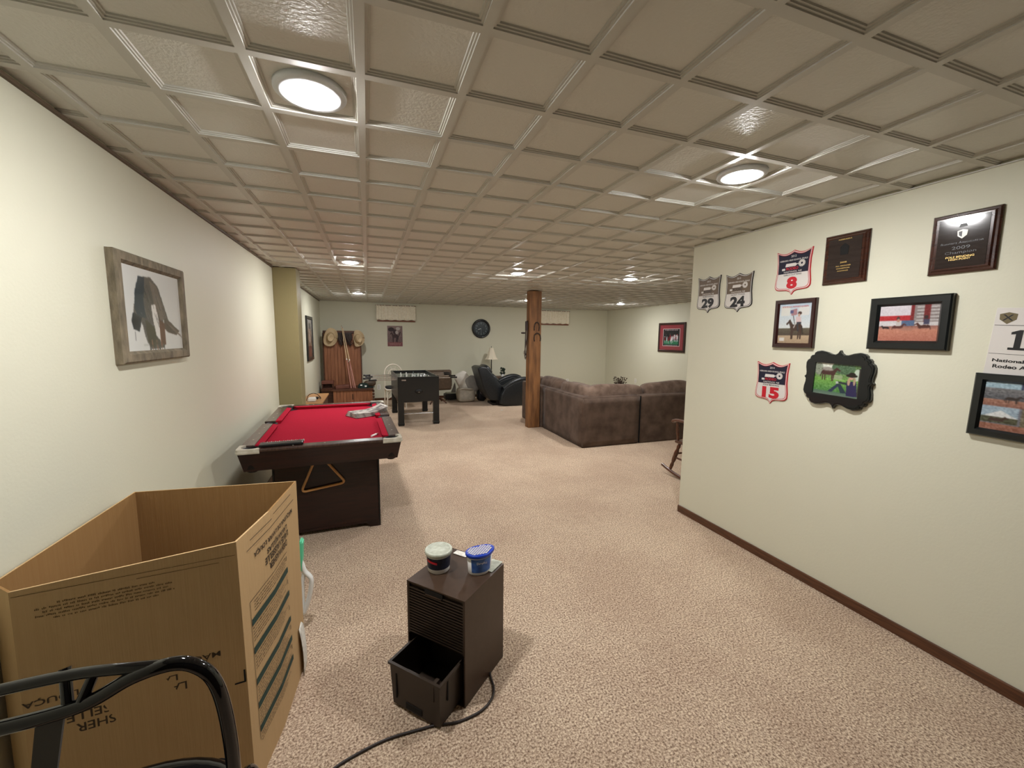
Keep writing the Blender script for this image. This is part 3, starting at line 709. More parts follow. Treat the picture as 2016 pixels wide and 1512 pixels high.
# ============================================================ HALL BENCH, HATS, CUES (far left corner)
def hall_bench():
    T = thing('hall_bench', 'tall brown beadboard hall bench with storage seat in the far left corner', 'hall bench', (-0.5, 9.9, 0))
    b = mb(M_pine); n = 11; x0, x1 = -0.42, 0.34; w = (x1-x0)/n
    for k in range(n):
        b.boxb(x0+k*w+0.0015, x0+(k+1)*w-0.0015, 0.0, 0.022, 0.42, 1.60+0.02*math.sin(PI*(k+0.5)/n), 0.003)
    b.boxb(x0, x1, 0.018, 0.03, 0.0, 1.6); b.build('back_panel', T)
    mb(M_pined).boxb(-0.43, 0.35, -0.02, 0.04, 1.60, 1.66, 0.01).build('top_rail', T)
    for s in (x0-0.02, x1): mb(M_pined).boxb(s, s+0.02, -0.02, 0.04, 0.0, 1.61, 0.003).build('side_stile', T)
    b = mb(M_pine); n = 12
    for k in range(n): b.boxb(-0.22+k*0.0655+0.001, -0.22+(k+1)*0.0655-0.001, -0.60, -0.585, 0.02, 0.385, 0.003)
    b.use(M_pined).boxb(-0.22, 0.566, -0.585, 0.0, 0.0, 0.385); b.build('bench_box', T)
    b = mb(M_pined).boxb(-0.46, -0.22, -0.46, 0.0, 0.0, 0.385, 0.004); b.build('side_cabinet', T)
    b = mb(M_pined).prism([(-0.47, -0.48), (-0.24, -0.62), (0.59, -0.62), (0.59, 0.0), (-0.47, 0.0)], 0.385, 0.412, 'z'); b.build('bench_lid', T)
    mb(M_slot).boxb(0.155, 0.17, -0.604, -0.599, 0.19, 0.31, 0.002).build('handle_slot', T)
    b = mb(M_pined)
    for k in range(6): b.blob((0.585, -0.58, 0.04+k*0.064), (0.05, 0.05, 0.055), 0.8, 10, 6)
    b.build('scalloped_edge', T)
hall_bench()
def hat(loc, rot, label, s=1.0):
    T = thing('cowboy_hat', label, 'hat', loc, 0, 'straw cowboy hats on the hall bench', rot=rot)
    b = mb(M_straw)
    def brim(u, v):
        a = u*2*PI; r = 0.080+v*0.098; x = r*0.98*math.cos(a)*s; z = r*1.16*math.sin(a)*s
        y = -(0.085*v*v*abs(math.cos(a))**1.6)+0.004+0.012*v*abs(math.sin(a))**3
        return (x*(1-0.20*v*v*abs(math.cos(a))), y, z)
    b.sheet(brim, 40, 6, th=lambda p: Vector(p)+Vector((0, 0.004, 0)))
    b.build('brim', T)
    b = mb(M_straw)
    def crown(u, v):   # v: 0 at the brim, 1 at the centre of the top
        a = u*2*PI; t = min(1, v/0.7); r = 0.082-0.016*t
        if v > 0.7: r *= 1-((v-0.7)/0.3)**1.0
        y = -0.105*math.sin(t*PI/2)
        if v > 0.7: q = (v-0.7)/0.3; y += 0.030*q*q*(3-2*q)
        x, z = r*0.86*math.cos(a), r*1.22*math.sin(a)
        if v > 0.45 and z > 0.03: x *= 1-0.30*min(1, (z-0.03)/0.06)
        return (x*s, y*s, z*s)
    b.sheet(crown, 32, 16); b.build('crown', T)
    P = [(0.0725*math.cos(a)*s, -0.014, 0.102*math.sin(a)*s) for a in np.linspace(0, 2*PI, 28)[:-1]]
    mb(M_band).tube(P, 0.007, 6, closed=True, flat=1.0).build('hatband', T)
hat((-0.775, 9.80, 1.515), (0.1, 0.25, 0.25), 'left of two straw cowboy hats on the tall hall bench', 1.0)
hat((-0.215, 9.80, 1.49), (0.1, -0.1, 0.55), 'right of two straw cowboy hats on the tall hall bench', 0.92)
T = thing('horse_tack', 'dark brown bridles and straps hanging between the two straw hats', 'horse tack', (-0.48, 9.83, 1.50))
b = mb(M_tack)
b.box((0, 0.02, 0.04), (0.30, 0.02, 0.16), 0.01)
for k in range(9):
    x = -0.12+k*0.03; b.tube(smooth_path([(x, 0.02, 0.11), (x+0.03*math.sin(k), -0.01, 0.0), (x+0.05*math.cos(k*2), -0.015, -0.12), (x+0.04, 0.0, -0.17+0.02*(k % 3)), (x-0.01, 0, -0.05), (x-0.02, 0.02, 0.1)], 5), 0.012, 6, flat=0.6)
b.build('straps', T)
def cue(p, q, label, mid):
    p, q = Vector(p), Vector(q)
    T = thing('pool_cue', label, 'pool cue', tuple(p), 0, 'pool cues leaning on the hall bench')
    d = q-p
    mb(M_cueb).tube([d*0, d*0.45], [0.015, 0.0115], 10).build('butt', T)
    mb(M_white).tube([d*0.45, d*0.47], [0.0122, 0.0122], 10).build('collar', T)
    mb(M_cues).tube([d*0.47, d*0.99], [0.0112, 0.0065], 10).build('shaft', T)
    mb(M_blueL if mid else M_tack).tube([d*0.99, d], [0.0066, 0.006], 8).build('tip', T)
cue((-0.37, 9.50, 0.412), (-0.535, 9.80, 1.77), 'left pool cue leaning on the hall bench, its butt by the reddish box', 0)
cue((-0.285, 9.50, 0.412), (-0.515, 9.78, 1.74), 'right pool cue leaning on the hall bench, its butt by the green cap', 1)
cue((-0.325, 9.56, 0.412), (-0.50, 9.84, 1.66), 'middle pool cue leaning on the hall bench, between the two others', 0)
T = thing('wooden_box', 'dark brown wooden box with shelf at the left end of hall bench seat', 'box', (-0.84, 9.62, 0.412))
mb(M_boxw).boxb(-0.12, 0.12, -0.1, 0.1, 0.10, 0.165, 0.008).build('lid', T); b = mb(M_pined)
for sx in (-1, 1): b.boxb(sx*0.105-0.012, sx*0.105+0.012, -0.09, 0.09, 0, 0.1)
b.boxb(-0.1, 0.1, -0.09, 0.09, 0, 0.02); b.boxb(-0.1, 0.1, 0.07, 0.09, 0, 0.1); b.build('case', T)
tag(mb(M_boxw).box((-0.55, 9.55, 0.45), (0.28, 0.2, 0.075), 0.01, rot=(0, -0.04, 0.1)).build('cigar_box'), 'flat reddish box on the hall bench seat left of the pool cues', 'box')
T = thing('sport_cap', 'dark green cap with white patches at right end of hall bench seat', 'cap', (-0.12, 9.52, 0.412), 0.2)
mb(M_green).lathe([(0.11, 0.0), (0.105, 0.05), (0.08, 0.09), (0.03, 0.108), (0.001, 0.11)], 20, sx=1.1).build('crown', T)
b = mb(M_green).sheet(lambda u, v: (-0.08+0.2*v*math.cos((u-0.5)*2.2)*1.0+0.13, (u-0.5)*0.2, 0.012-0.02*v*0+0.004*math.cos((u-0.5)*3)), 10, 4, th=0.006); b.build('visor', T)
b = mb(M_white).box((0.03, -0.103, 0.045), (0.04, 0.006, 0.03), 0.002, rot=(-0.3, 0, 0)); b.box((-0.06, -0.09, 0.07), (0.04, 0.006, 0.025), 0.002, rot=(-0.5, 0, 0)); b.build('patch', T)
tag(mb(M_brownv).blob((0.02, 9.72, 0.485), (0.26, 0.16, 0.14), 0.7, lump=0.04).build('leather_pouch'), 'lumpy brown leather pouch behind the green cap on the hall bench', 'pouch')

# side table by the olive chase
T = thing('side_table', 'long light oak topped side table beyond the olive wall chase', 'side table', (-0.825, 7.22, 0))
mb(M_oak).boxb(-0.16, 0.155, -0.53, 0.53, 0.525, 0.55, 0.004).build('tabletop', T)
mb(M_pined).boxb(-0.14, 0.135, -0.5, 0.5, 0.06, 0.525).build('cabinet', T)
for sx in (-1, 1):
    for sy in (-1, 1): mb(M_pined).box((sx*0.125-0.002, sy*0.48, 0.03), (0.03, 0.03, 0.06)).build('foot', T)
T = thing('power_adapter', 'white power adapter with curled black cable on the oak side table', 'adapter', (-0.83, 6.86, 0.55))
b = mb(M_white).box((0.0, 0, 0.03), (0.11, 0.14, 0.055), 0.015); b.build('adapter_body', T)
b = mb(M_black).tube(smooth_path([(-0.08, 0.0, 0.01), (-0.06, 0.05, 0.08), (0.0, 0.1, 0.11), (0.06, 0.15, 0.08), (0.10, 0.2, 0.012), (0.05, 0.3, 0.012), (0.08, 0.36, 0.012)]), 0.005, 6); b.box((0.06, 0.05, 0.04), (0.04, 0.05, 0.04), 0.008); b.build('cable', T)

# ============================================================ WHITE CHAIR, BROWN SWIVEL CHAIR
T = thing('white_chair', 'white round-backed chair with dark seat pad behind foosball table', 'chair', (0.53, 9.12, 0), 0.1)
mb(M_wicker).boxb(-0.21, 0.21, -0.2, 0.2, 0.40, 0.435, 0.015).build('seat', T)
mb(M_bag).blob((0, 0.0, 0.455), (0.40, 0.38, 0.06), 0.5).build('seat_pad', T)
b = mb(M_wicker); P = [(0.185*math.cos(a), 0.20+0.02*math.sin(a), 0.73+0.205*math.sin(a)) for a in np.linspace(0, PI, 20)]
P = [(0.18, 0.19, 0.42)]+P+[(-0.18, 0.19, 0.42)]; b.tube(P, 0.014, 8); b.build('back_hoop', T)
b = mb(M_wicker); P = [(0.11*math.cos(a), 0.205, 0.70+0.13*math.sin(a)) for a in np.linspace(0, 2*PI, 24)[:-1]]; b.tube(P, 0.009, 6, closed=True)
for k in range(10):
    a = k*PI/5; b.tube([(0.02*math.cos(a), 0.205, 0.70+0.02*math.sin(a)), (0.17*math.cos(a), 0.205, 0.70+0.2*math.sin(a)*(1 if math.sin(a) > 0 else 0.7))], 0.006, 6)
b.build('back_lattice', T)
for sx in (-1, 1):
    for sy in (-1, 1):
        b = mb(M_wicker).tube([(sx*0.18, sy*0.17, 0.40), (sx*0.2, sy*0.2, 0.0)], [0.016, 0.012], 8)
        b.tube([(sx*(0.185-0.11*math.sin(t)), sy*0.18, 0.24+0.16*(1-math.cos(t))) for t in np.linspace(0, PI/2, 8)], 0.008, 6); b.build('leg', T)
T = thing('swivel_chair', 'brown vinyl swivel chair with square back, right of foosball table', 'chair', (1.50, 9.28, 0), 0.12)
b = mb(M_brownv).boxb(-0.30, 0.30, -0.06, 0.05, 0.33, 0.80, 0.05, seg=4); b.build('backrest', T)
mb(M_brownv).boxb(-0.27, 0.27, 0.03, 0.44, 0.34, 0.46, 0.05, seg=4).build('seat', T)
for sx in (-1, 1): mb(M_brownv).boxb(sx*0.29-0.035, sx*0.29+0.035, 0.0, 0.42, 0.40, 0.60, 0.03, seg=3).build('armrest', T)
mb(M_pined).lathe([(0.04, 0.08), (0.03, 0.2), (0.05, 0.34)], 14, M=Matrix.Translation((0, 0.22, 0))).build('pedestal', T)
for k in range(4):
    a = PI/4+k*PI/2; mb(M_pined).tube([(0, 0.22, 0.13), (0.16*math.cos(a), 0.22+0.16*math.sin(a), 0.10), (0.27*math.cos(a), 0.22+0.27*math.sin(a), 0.018)], [0.025, 0.02, 0.016], 8).build('leg', T)

# ============================================================ PILLOWS, SACK, BAG, STEREO
T = thing('storage_box', 'low black box with pale lid and silver feet on the floor by the back wall', 'box', (1.90, 9.86, 0), 0.05)
mb(M_black).boxb(-0.17, 0.17, -0.12, 0.12, 0.03, 0.17, 0.02).build('body', T)
mb(M_grayL).boxb(-0.13, 0.10, -0.1, 0.1, 0.17, 0.20, 0.012).build('lid', T)
b = mb(M_chrome)
for x in (-0.12, 0.1): b.lathe([(0.02, 0), (0.02, 0.035)], 10, M=Matrix.Translation((x, -0.1, 0)))
b.build('foot', T)
T = thing('cloth_sack', 'pale cloth sack slumped on the floor left of the recliner, holding pillows', 'sack', (2.19, 9.55, 0))
mb(M_bask).blob((0, 0, 0.18), (0.44, 0.34, 0.36), 0.55, 24, 14, lump=0.03).build('bag', T)
b = mb(M_bask).tube(smooth_path([(-0.2, -0.1, 0.3), (-0.08, -0.17, 0.34), (0.1, -0.15, 0.31), (0.2, -0.06, 0.3)]), 0.025, 8); b.build('rolled_rim', T)
tag(mb(M_pilw).blob((2.13, 9.55, 0.51), (0.34, 0.16, 0.44), 0.55, 24, 14, rot=(-0.2, -0.45, 0), pinch=0.5, lump=0.02).build('pillow'), 'white pillow standing on its corner in the pale sack', 'pillow', 'pillows left of the recliner')
tag(mb(M_pilg).blob((2.34, 9.50, 0.43), (0.40, 0.18, 0.30), 0.55, 24, 14, rot=(-0.1, 1.05, 0), pinch=0.5, lump=0.02).build('pillow'), 'grey pillow leaning between the white pillow and the black bag', 'pillow', 'pillows left of the recliner')
T = thing('tote_bag', 'tall black bag stuffed with pinkish cloth behind the recliner back', 'bag', (2.585, 9.58, 0))
mb(M_bag).blob((0, 0, 0.27), (0.22, 0.26, 0.54), 0.5, 20, 14, lump=0.02).build('bag_body', T)
mb(M_pinkc).blob((0.0, -0.10, 0.36), (0.13, 0.12, 0.42), 0.7, lump=0.05).build('cloth', T)
mb(M_bag).tube(smooth_path([(-0.08, -0.06, 0.5), (-0.06, -0.08, 0.66), (0.04, -0.08, 0.70), (0.08, -0.06, 0.5)]), 0.014, 8).build('strap', T)
tag(mb(M_pilg).prism([(1.995, 0.0), (2.01, 0.30), (1.985, 0.44), (1.90, 0.22), (1.86, 0.0)], 9.82, 9.86).build('cardboard_sheet'), 'grey board leaning on the back wall behind the pale sack', 'board')

# ============================================================ RECLINER, END TABLE, LAMP, PLANT
def recliner():
    T = thing('recliner', 'charcoal leather recliner tipped back, facing right towards the sofa', 'recliner', (2.86, 9.07, 0))
    def slab(pts, y0, y1, bev, name, m=M_leather):
        b = mb(m).prism(pts, y0, y1); bmesh.ops.bevel(b.bm, geom=list(b.bm.edges), offset=bev, segments=3, profile=0.6, affect='EDGES')
        for f in b.bm.faces: f.smooth = True
        return b.build(name, T)
    slab([(-0.58, 0.86), (-0.50, 0.90), (-0.36, 0.88), (-0.10, 0.55), (0.10, 0.30), (-0.02, 0.10), (-0.30, 0.14), (-0.44, 0.40)], -0.32, 0.32, 0.035, 'backrest')
    b = mb(M_leather); b.blob((-0.32, 0.0, 0.80), (0.18, 0.6, 0.26), 0.6, rot=(0, -0.7, 0)); b.blob((-0.16, 0.0, 0.60), (0.16, 0.6, 0.28), 0.6, rot=(0, -0.7, 0)); b.build('back_padding', T)
    slab([(-0.1, 0.12), (0.66, 0.12), (0.68, 0.36), (0.1, 0.40), (-0.1, 0.34)], -0.30, 0.30, 0.04, 'seat')
    slab([(0.62, 0.10), (0.86, 0.16), (0.88, 0.34), (0.66, 0.38)], -0.28, 0.28, 0.04, 'footrest')
    for s in (-1, 1):
        y0, y1 = sorted((s*0.30, s*0.45))
        slab([(-0.10, 0.06), (0.05, 0.015), (0.45, 0.0), (0.70, 0.03), (0.74, 0.45), (0.66, 0.56), (0.48, 0.60), (0.22, 0.53), (0.02, 0.42), (-0.06, 0.26)], y0, y1, 0.03, 'armrest')
        P = smooth_path([(0.0, s*0.375, 0.40), (0.2, s*0.375, 0.52), (0.46, s*0.375, 0.60), (0.66, s*0.375, 0.56), (0.74, s*0.375, 0.44)], 5)
        mb(M_leather).tube(P, 0.06, 12, flat=1.3).build('arm_pad', T)
    b = mb(M_black).boxb(-0.12, 0.55, -0.26, 0.26, 0.02, 0.12); b.boxb(-0.2, -0.1, -0.22, 0.22, 0.0, 0.05); b.build('base', T)
recliner()
T = thing('end_table', 'dark wood end table behind the recliner carrying the lamp', 'end table', (3.02, 9.93, 0))
mb(M_pined).box((0, 0, 0.535), (0.62, 0.42, 0.03), 0.005).build('tabletop', T)
for sx in (-1, 1):
    for sy in (-1, 1): mb(M_pined).box((sx*0.28, sy*0.18, 0.26), (0.04, 0.04, 0.52)).build('leg', T)
T = thing('table_lamp', 'unlit table lamp with cream bell shade and thin dark pole behind recliner', 'lamp', (2.945, 9.93, 0.55))
mb(M_black).lathe([(0.08, 0), (0.075, 0.015), (0.02, 0.03), (0.012, 0.06)], 20).build('base', T)
mb(M_black).tube([(0, 0, 0.03), (0, 0, 0.50)], 0.012, 10).build('pole', T)
b = mb(M_shade); prof = [(0.155+0.0*0, 0.445)]
for k in range(9):
    t_ = k/8; prof.append((0.17-0.115*t_**0.65, 0.445+0.285*t_))
prof += [(0.052, 0.73)]+[(0.17-0.115*(1-k/8)**0.65-0.004, 0.445+0.285*(1-k/8)) for k in range(9)]
b.lathe(prof, 8, caps=False, smooth=False); b.build('lamp_shade', T)
b = mb(M_black).tube([(0, 0, 0.5), (0, 0, 0.755)], 0.004, 6); b.lathe([(0.001, 0.75), (0.012, 0.757), (0.001, 0.775)], 8); b.tube([(-0.05, 0, 0.725), (0.05, 0, 0.725)], 0.003, 6); b.build('finial', T)
T = thing('potted_plant', 'small dark plant in a white pot on end table right of lamp', 'plant', (3.205, 9.80, 0.55))
mb(M_white).lathe([(0.03, 0), (0.042, 0.075), (0.038, 0.078), (0.034, 0.06), (0.001, 0.055)], 16).build('pot', T)
b = mb(M_leaf)
for k in range(46):
    a = random.random()*2*PI; e = random.random(); r = 0.025+0.055*random.random(); z = 0.07+0.16*e
    b.blob((r*math.cos(a)*(1-e*0.4), r*math.sin(a)*(1-e*0.4), z), (0.05, 0.02, 0.035), 1.0, 6, 4, rot=(random.random()*3, random.random()*3, a))
b.build('foliage', T)

# outlets
for n, (loc, rz, lab) in enumerate((((0.223, YB, 0.327), 0, 'white wall outlet between the hall bench and the white chair'), ((5.286, YB, 0.342), 0, 'white wall outlet on the back wall just above the sofa cushions'),
                         ((XF, 8.843, 0.461), -PI/2, 'white wall outlet on the far right wall above the sofa cushions'))):
    T = thing('wall_outlet', lab, 'outlet', loc, rz, 'wall outlets')
    mb(M_white).boxb(-0.036, 0.036, -0.006, 0, -0.058, 0.058, 0.003).build('cover_plate', T)
    b = mb(M_pearl).boxb(-0.017, 0.017, -0.008, -0.006, 0.008, 0.04, 0.001); b.boxb(-0.017, 0.017, -0.008, -0.006, -0.04, -0.008, 0.001); b.build('socket', T)
tag(mb(M_paper).box((2.66, 8.17, 0.004), (0.06, 0.04, 0.005), 0.001, rot=(0, 0, 0.4)).build('paper_scrap'), 'tiny scrap of white paper on the carpet before the recliner', 'paper')

# ============================================================ WALL CLOCK, POSTER, FRAMES ON THE BACK AND FAR WALLS
T = thing('wall_clock', 'round black wall clock with pale numerals on the back wall', 'clock', (2.767, YB, 1.765))
M = Matrix.Rotation(PI/2, 4, 'X')
mb(M_clockr).lathe([(0.243, 0.0), (0.243, 0.03), (0.225, 0.045), (0.20, 0.04), (0.185, 0.02)], 48, M=M, caps=False).build('rim', T)
mb(M_clockf).lathe([(0.19, 0.0), (0.19, 0.02)], 40, M=M).build('face', T)
b = mb(M_num)
for k in range(12):
    a = PI/2-(k+1)*PI/6; b.text(str(k+1), 0.135*math.cos(a), 0.135*math.sin(a), h=0.042, y=-0.0215, weight=0.01)
for k in range(60):
    a = k*PI/30; b.box((0.168*math.cos(a), -0.021, 0.168*math.sin(a)), (0.008, 0.001, 0.002), rot=(0, -a, 0))
b.build('numerals', T)
b = mb(M_num)
for a, L_, w_ in ((PI+0.28, 0.10, 0.010), (-PI/2-0.05, 0.15, 0.006)):
    b.box((math.cos(a)*L_/2, -0.024, math.sin(a)*L_/2), (L_, 0.002, w_), rot=(0, -a, 0))
b.use(M_white).box((-0.045, -0.026, -0.013), (0.075, 0.002, 0.009), rot=(0, -0.28, 0)); b.build('hands', T)

def hung(label, name, cat, wall, a, z, w, h, fm, t, d, pic, tilt=0.0, mat_w=0.0, mat_c=None, group=None, picm=None):
    """framed picture: wall in 'R','L','B','F'; a is the coordinate along the wall"""
    loc, rz = {'R': ((XR, a, z), -PI/2), 'L': ((XL, a, z), PI/2), 'B': ((a, YB, z), 0), 'F': ((XF, a, z), -PI/2)}[wall]
    T = thing(name, label, cat, loc, 0, group, rot=(0, tilt, rz))
    frame_mb(fm, w, h, t, d).build('frame', T)
    b = mb(mat_c or M_paper).boxb(-w/2+t*0.8, w/2-t*0.8, -d*0.5, 0, -h/2+t*0.8, h/2-t*0.8); b.build('mat_board' if mat_w else 'backing', T)
    pw, ph = w-2*t-2*mat_w, h-2*t-2*mat_w
    picture('print', pic, pw, ph, T, y=-d*0.5-0.0015, m=picm)
    return T
# poster
T = thing('poster', 'maroon and grey horse rider poster on the back wall under the left curtain', 'poster', (0.625, YB, 1.552), group=None)
mb(M_paper).boxb(-0.178, 0.178, -0.005, 0, -0.248, 0.248).build('sheet', T)
p = Pic(90, 124, (150, 118, 116)); p.grad(0, 0.78, (158, 134, 130), (120, 96, 96)); p.rect(0, 0.8, 1, 1, (146, 90, 92)); p.noise(9, k=3)
p.ell(0.25, 0.18, 0.2, 0.1, (60, 46, 52)); p.ell(0.7, 0.14, 0.14, 0.08, (206, 198, 194)); p.ell(0.5, 0.3, 0.13, 0.12, (66, 50, 56)); p.horse(0.5, 0.5, 0.5, (70, 50, 54), -1); p.ell(0.62, 0.32, 0.1, 0.09, (200, 190, 188)); p.line(0.85, 0.3, 0.6, 0.75, 0.02, (60, 44, 50))
for k in range(9): p.rect(0.12+k*0.085, 0.86, 0.17+k*0.085, 0.9, (198, 150, 148))
picture('print', p, 0.35, 0.49, T, y=-0.0065, m=M_posterm)
# football picture on far right wall
p = Pic(120, 104, (140, 48, 58)); p.rect(0.03, 0.04, 0.97, 0.96, (150, 58, 68)); p.rect(0.14, 0.15, 0.86, 0.85, (236, 226, 222)); p.rect(0.16, 0.17, 0.84, 0.83, (26, 26, 34))
p.rect(0.2, 0.62, 0.8, 0.78, (40, 120, 84)); p.noise(22, 0.2, 0.24, 0.8, 0.52, k=2)
for k in range(16):
    x = 0.22+0.56*rng.random(); y = 0.46+0.14*rng.random(); c = (228, 222, 226) if k % 3 else (150, 40, 54)
    p.ell(x, y, 0.02, 0.08, c); p.ell(x, y-0.09, 0.013, 0.024, (170, 50, 60) if k % 2 else (230, 226, 226)); p.line(x, y+0.06, x+0.02, y+0.15, 0.008, (220, 214, 220))
for k in range(8): p.rect(0.23+k*0.07, 0.19, 0.27+k*0.07, 0.225, (230, 200, 204)); p.rect(0.23+k*0.07, 0.795, 0.27+k*0.07, 0.815, (200, 190, 200))
hung('football team photo with red mat in a dark frame on the far right wall', 'framed_photo', 'picture', 'F', 7.585, 1.585, 0.86, 0.665, M_cherry, 0.05, 0.03, p)
# tall picture on the far part of the left wall
p = Pic(70, 74, (60, 56, 58)); p.grad(0, 1, (170, 164, 160), (84, 66, 62)); p.noise(12, k=3); p.ell(0.5, 0.2, 0.2, 0.12, (80, 76, 80)); p.poly([(0.3, 0.28), (0.7, 0.28), (0.75, 0.95), (0.25, 0.95)], (96, 64, 60)); p.ell(0.5, 0.5, 0.13, 0.25, (196, 176, 166)); p.rect(0.42, 0.62, 0.58, 0.95, (130, 80, 74))
hung('black-framed dark portrait picture on the left wall beyond the olive chase', 'framed_picture', 'picture', 'L', 8.31, 1.495, 0.78, 0.80, M_blackf, 0.06, 0.03, p)
# horse drawing in barnwood frame on left wall
W_, H_ = 170, 120
p = Pic(W_, H_, (226, 228, 224))
def horse_head(p):
    c = (70, 74, 72)
    p.poly([(0.30, 0.12), (0.46, 0.10), (0.56, 0.20), (0.66, 0.52), (0.70, 0.66), (0.60, 0.60), (0.62, 0.88), (0.58, 0.96), (0.40, 0.97), (0.34, 0.86), (0.30, 0.66), (0.20, 0.56), (0.24, 0.34)], (98, 96, 90))
    p.poly([(0.30, 0.12), (0.38, 0.12), (0.34, 0.4), (0.36, 0.6), (0.26, 0.58), (0.22, 0.5), (0.24, 0.3)], (58, 70, 78))
    p.poly([(0.44, 0.14), (0.54, 0.2), (0.66, 0.58), (0.56, 0.62), (0.5, 0.5)], (120, 112, 102))
    p.poly([(0.20, 0.54), (0.30, 0.60), (0.26, 0.76), (0.19, 0.73), (0.17, 0.64)], (48, 54, 58)); p.ell(0.225, 0.66, 0.03, 0.05, (34, 38, 42)); p.line(0.205, 0.76, 0.2, 0.87, 0.004, (70, 70, 70))
    p.poly([(0.62, 0.60), (0.70, 0.62), (0.86, 0.74), (0.80, 0.80), (0.66, 0.76), (0.60, 0.70)], (92, 82, 72))
    for k in range(14): p.line(0.64+0.008*k, 0.62+0.008*k, 0.78+0.009*k, 0.70+0.010*k, 0.004, (120, 108, 96), 0.7)
    p.poly([(0.44, 0.44), (0.50, 0.42), (0.53, 0.6), (0.56, 0.8), (0.54, 0.88), (0.48, 0.80), (0.45, 0.6)], (232, 230, 224))
    p.poly([(0.34, 0.62), (0.46, 0.7), (0.5, 0.9), (0.42, 0.95), (0.36, 0.86)], (72, 70, 54)); p.poly([(0.54, 0.6), (0.62, 0.66), (0.62, 0.92), (0.54, 0.92)], (110, 76, 60))
    for k in range(26):
        x = 0.27+0.34*rng.random(); y = 0.16+0.5*rng.random(); p.line(x, y, x+0.03+0.03*rng.random(), y+0.16, 0.004, tuple(np.array((44, 44, 42))+rng.integers(0, 90)), 0.7)
    for k in range(7): p.line(0.38+0.033*k, 0.86, 0.385+0.034*k, 0.975, 0.010, (140, 102, 82) if k % 2 else (60, 52, 48), 0.8)
    p.rect(0.30, 0.90, 0.36, 0.925, (178, 178, 172), 0.5)
horse_head(p)
ix = np.clip(np.round(76+(np.arange(W_)-76)/1.22).astype(int), 0, W_-1); iy = np.clip(np.round(66+(np.arange(H_)-66)/1.04).astype(int), 0, H_-1)
p.a = p.a[iy][:, ix]*1.1
hung('horse head drawing in a grey barnwood frame on the left wall', 'framed_drawing', 'picture', 'L', 2.525, 1.672, 0.68, 0.485, M_barn, 0.052, 0.035, p, mat_w=0.0, picm=vcol_mat('drawing_under_glass', rough=0.1, spec=0.5, coat=0.6))

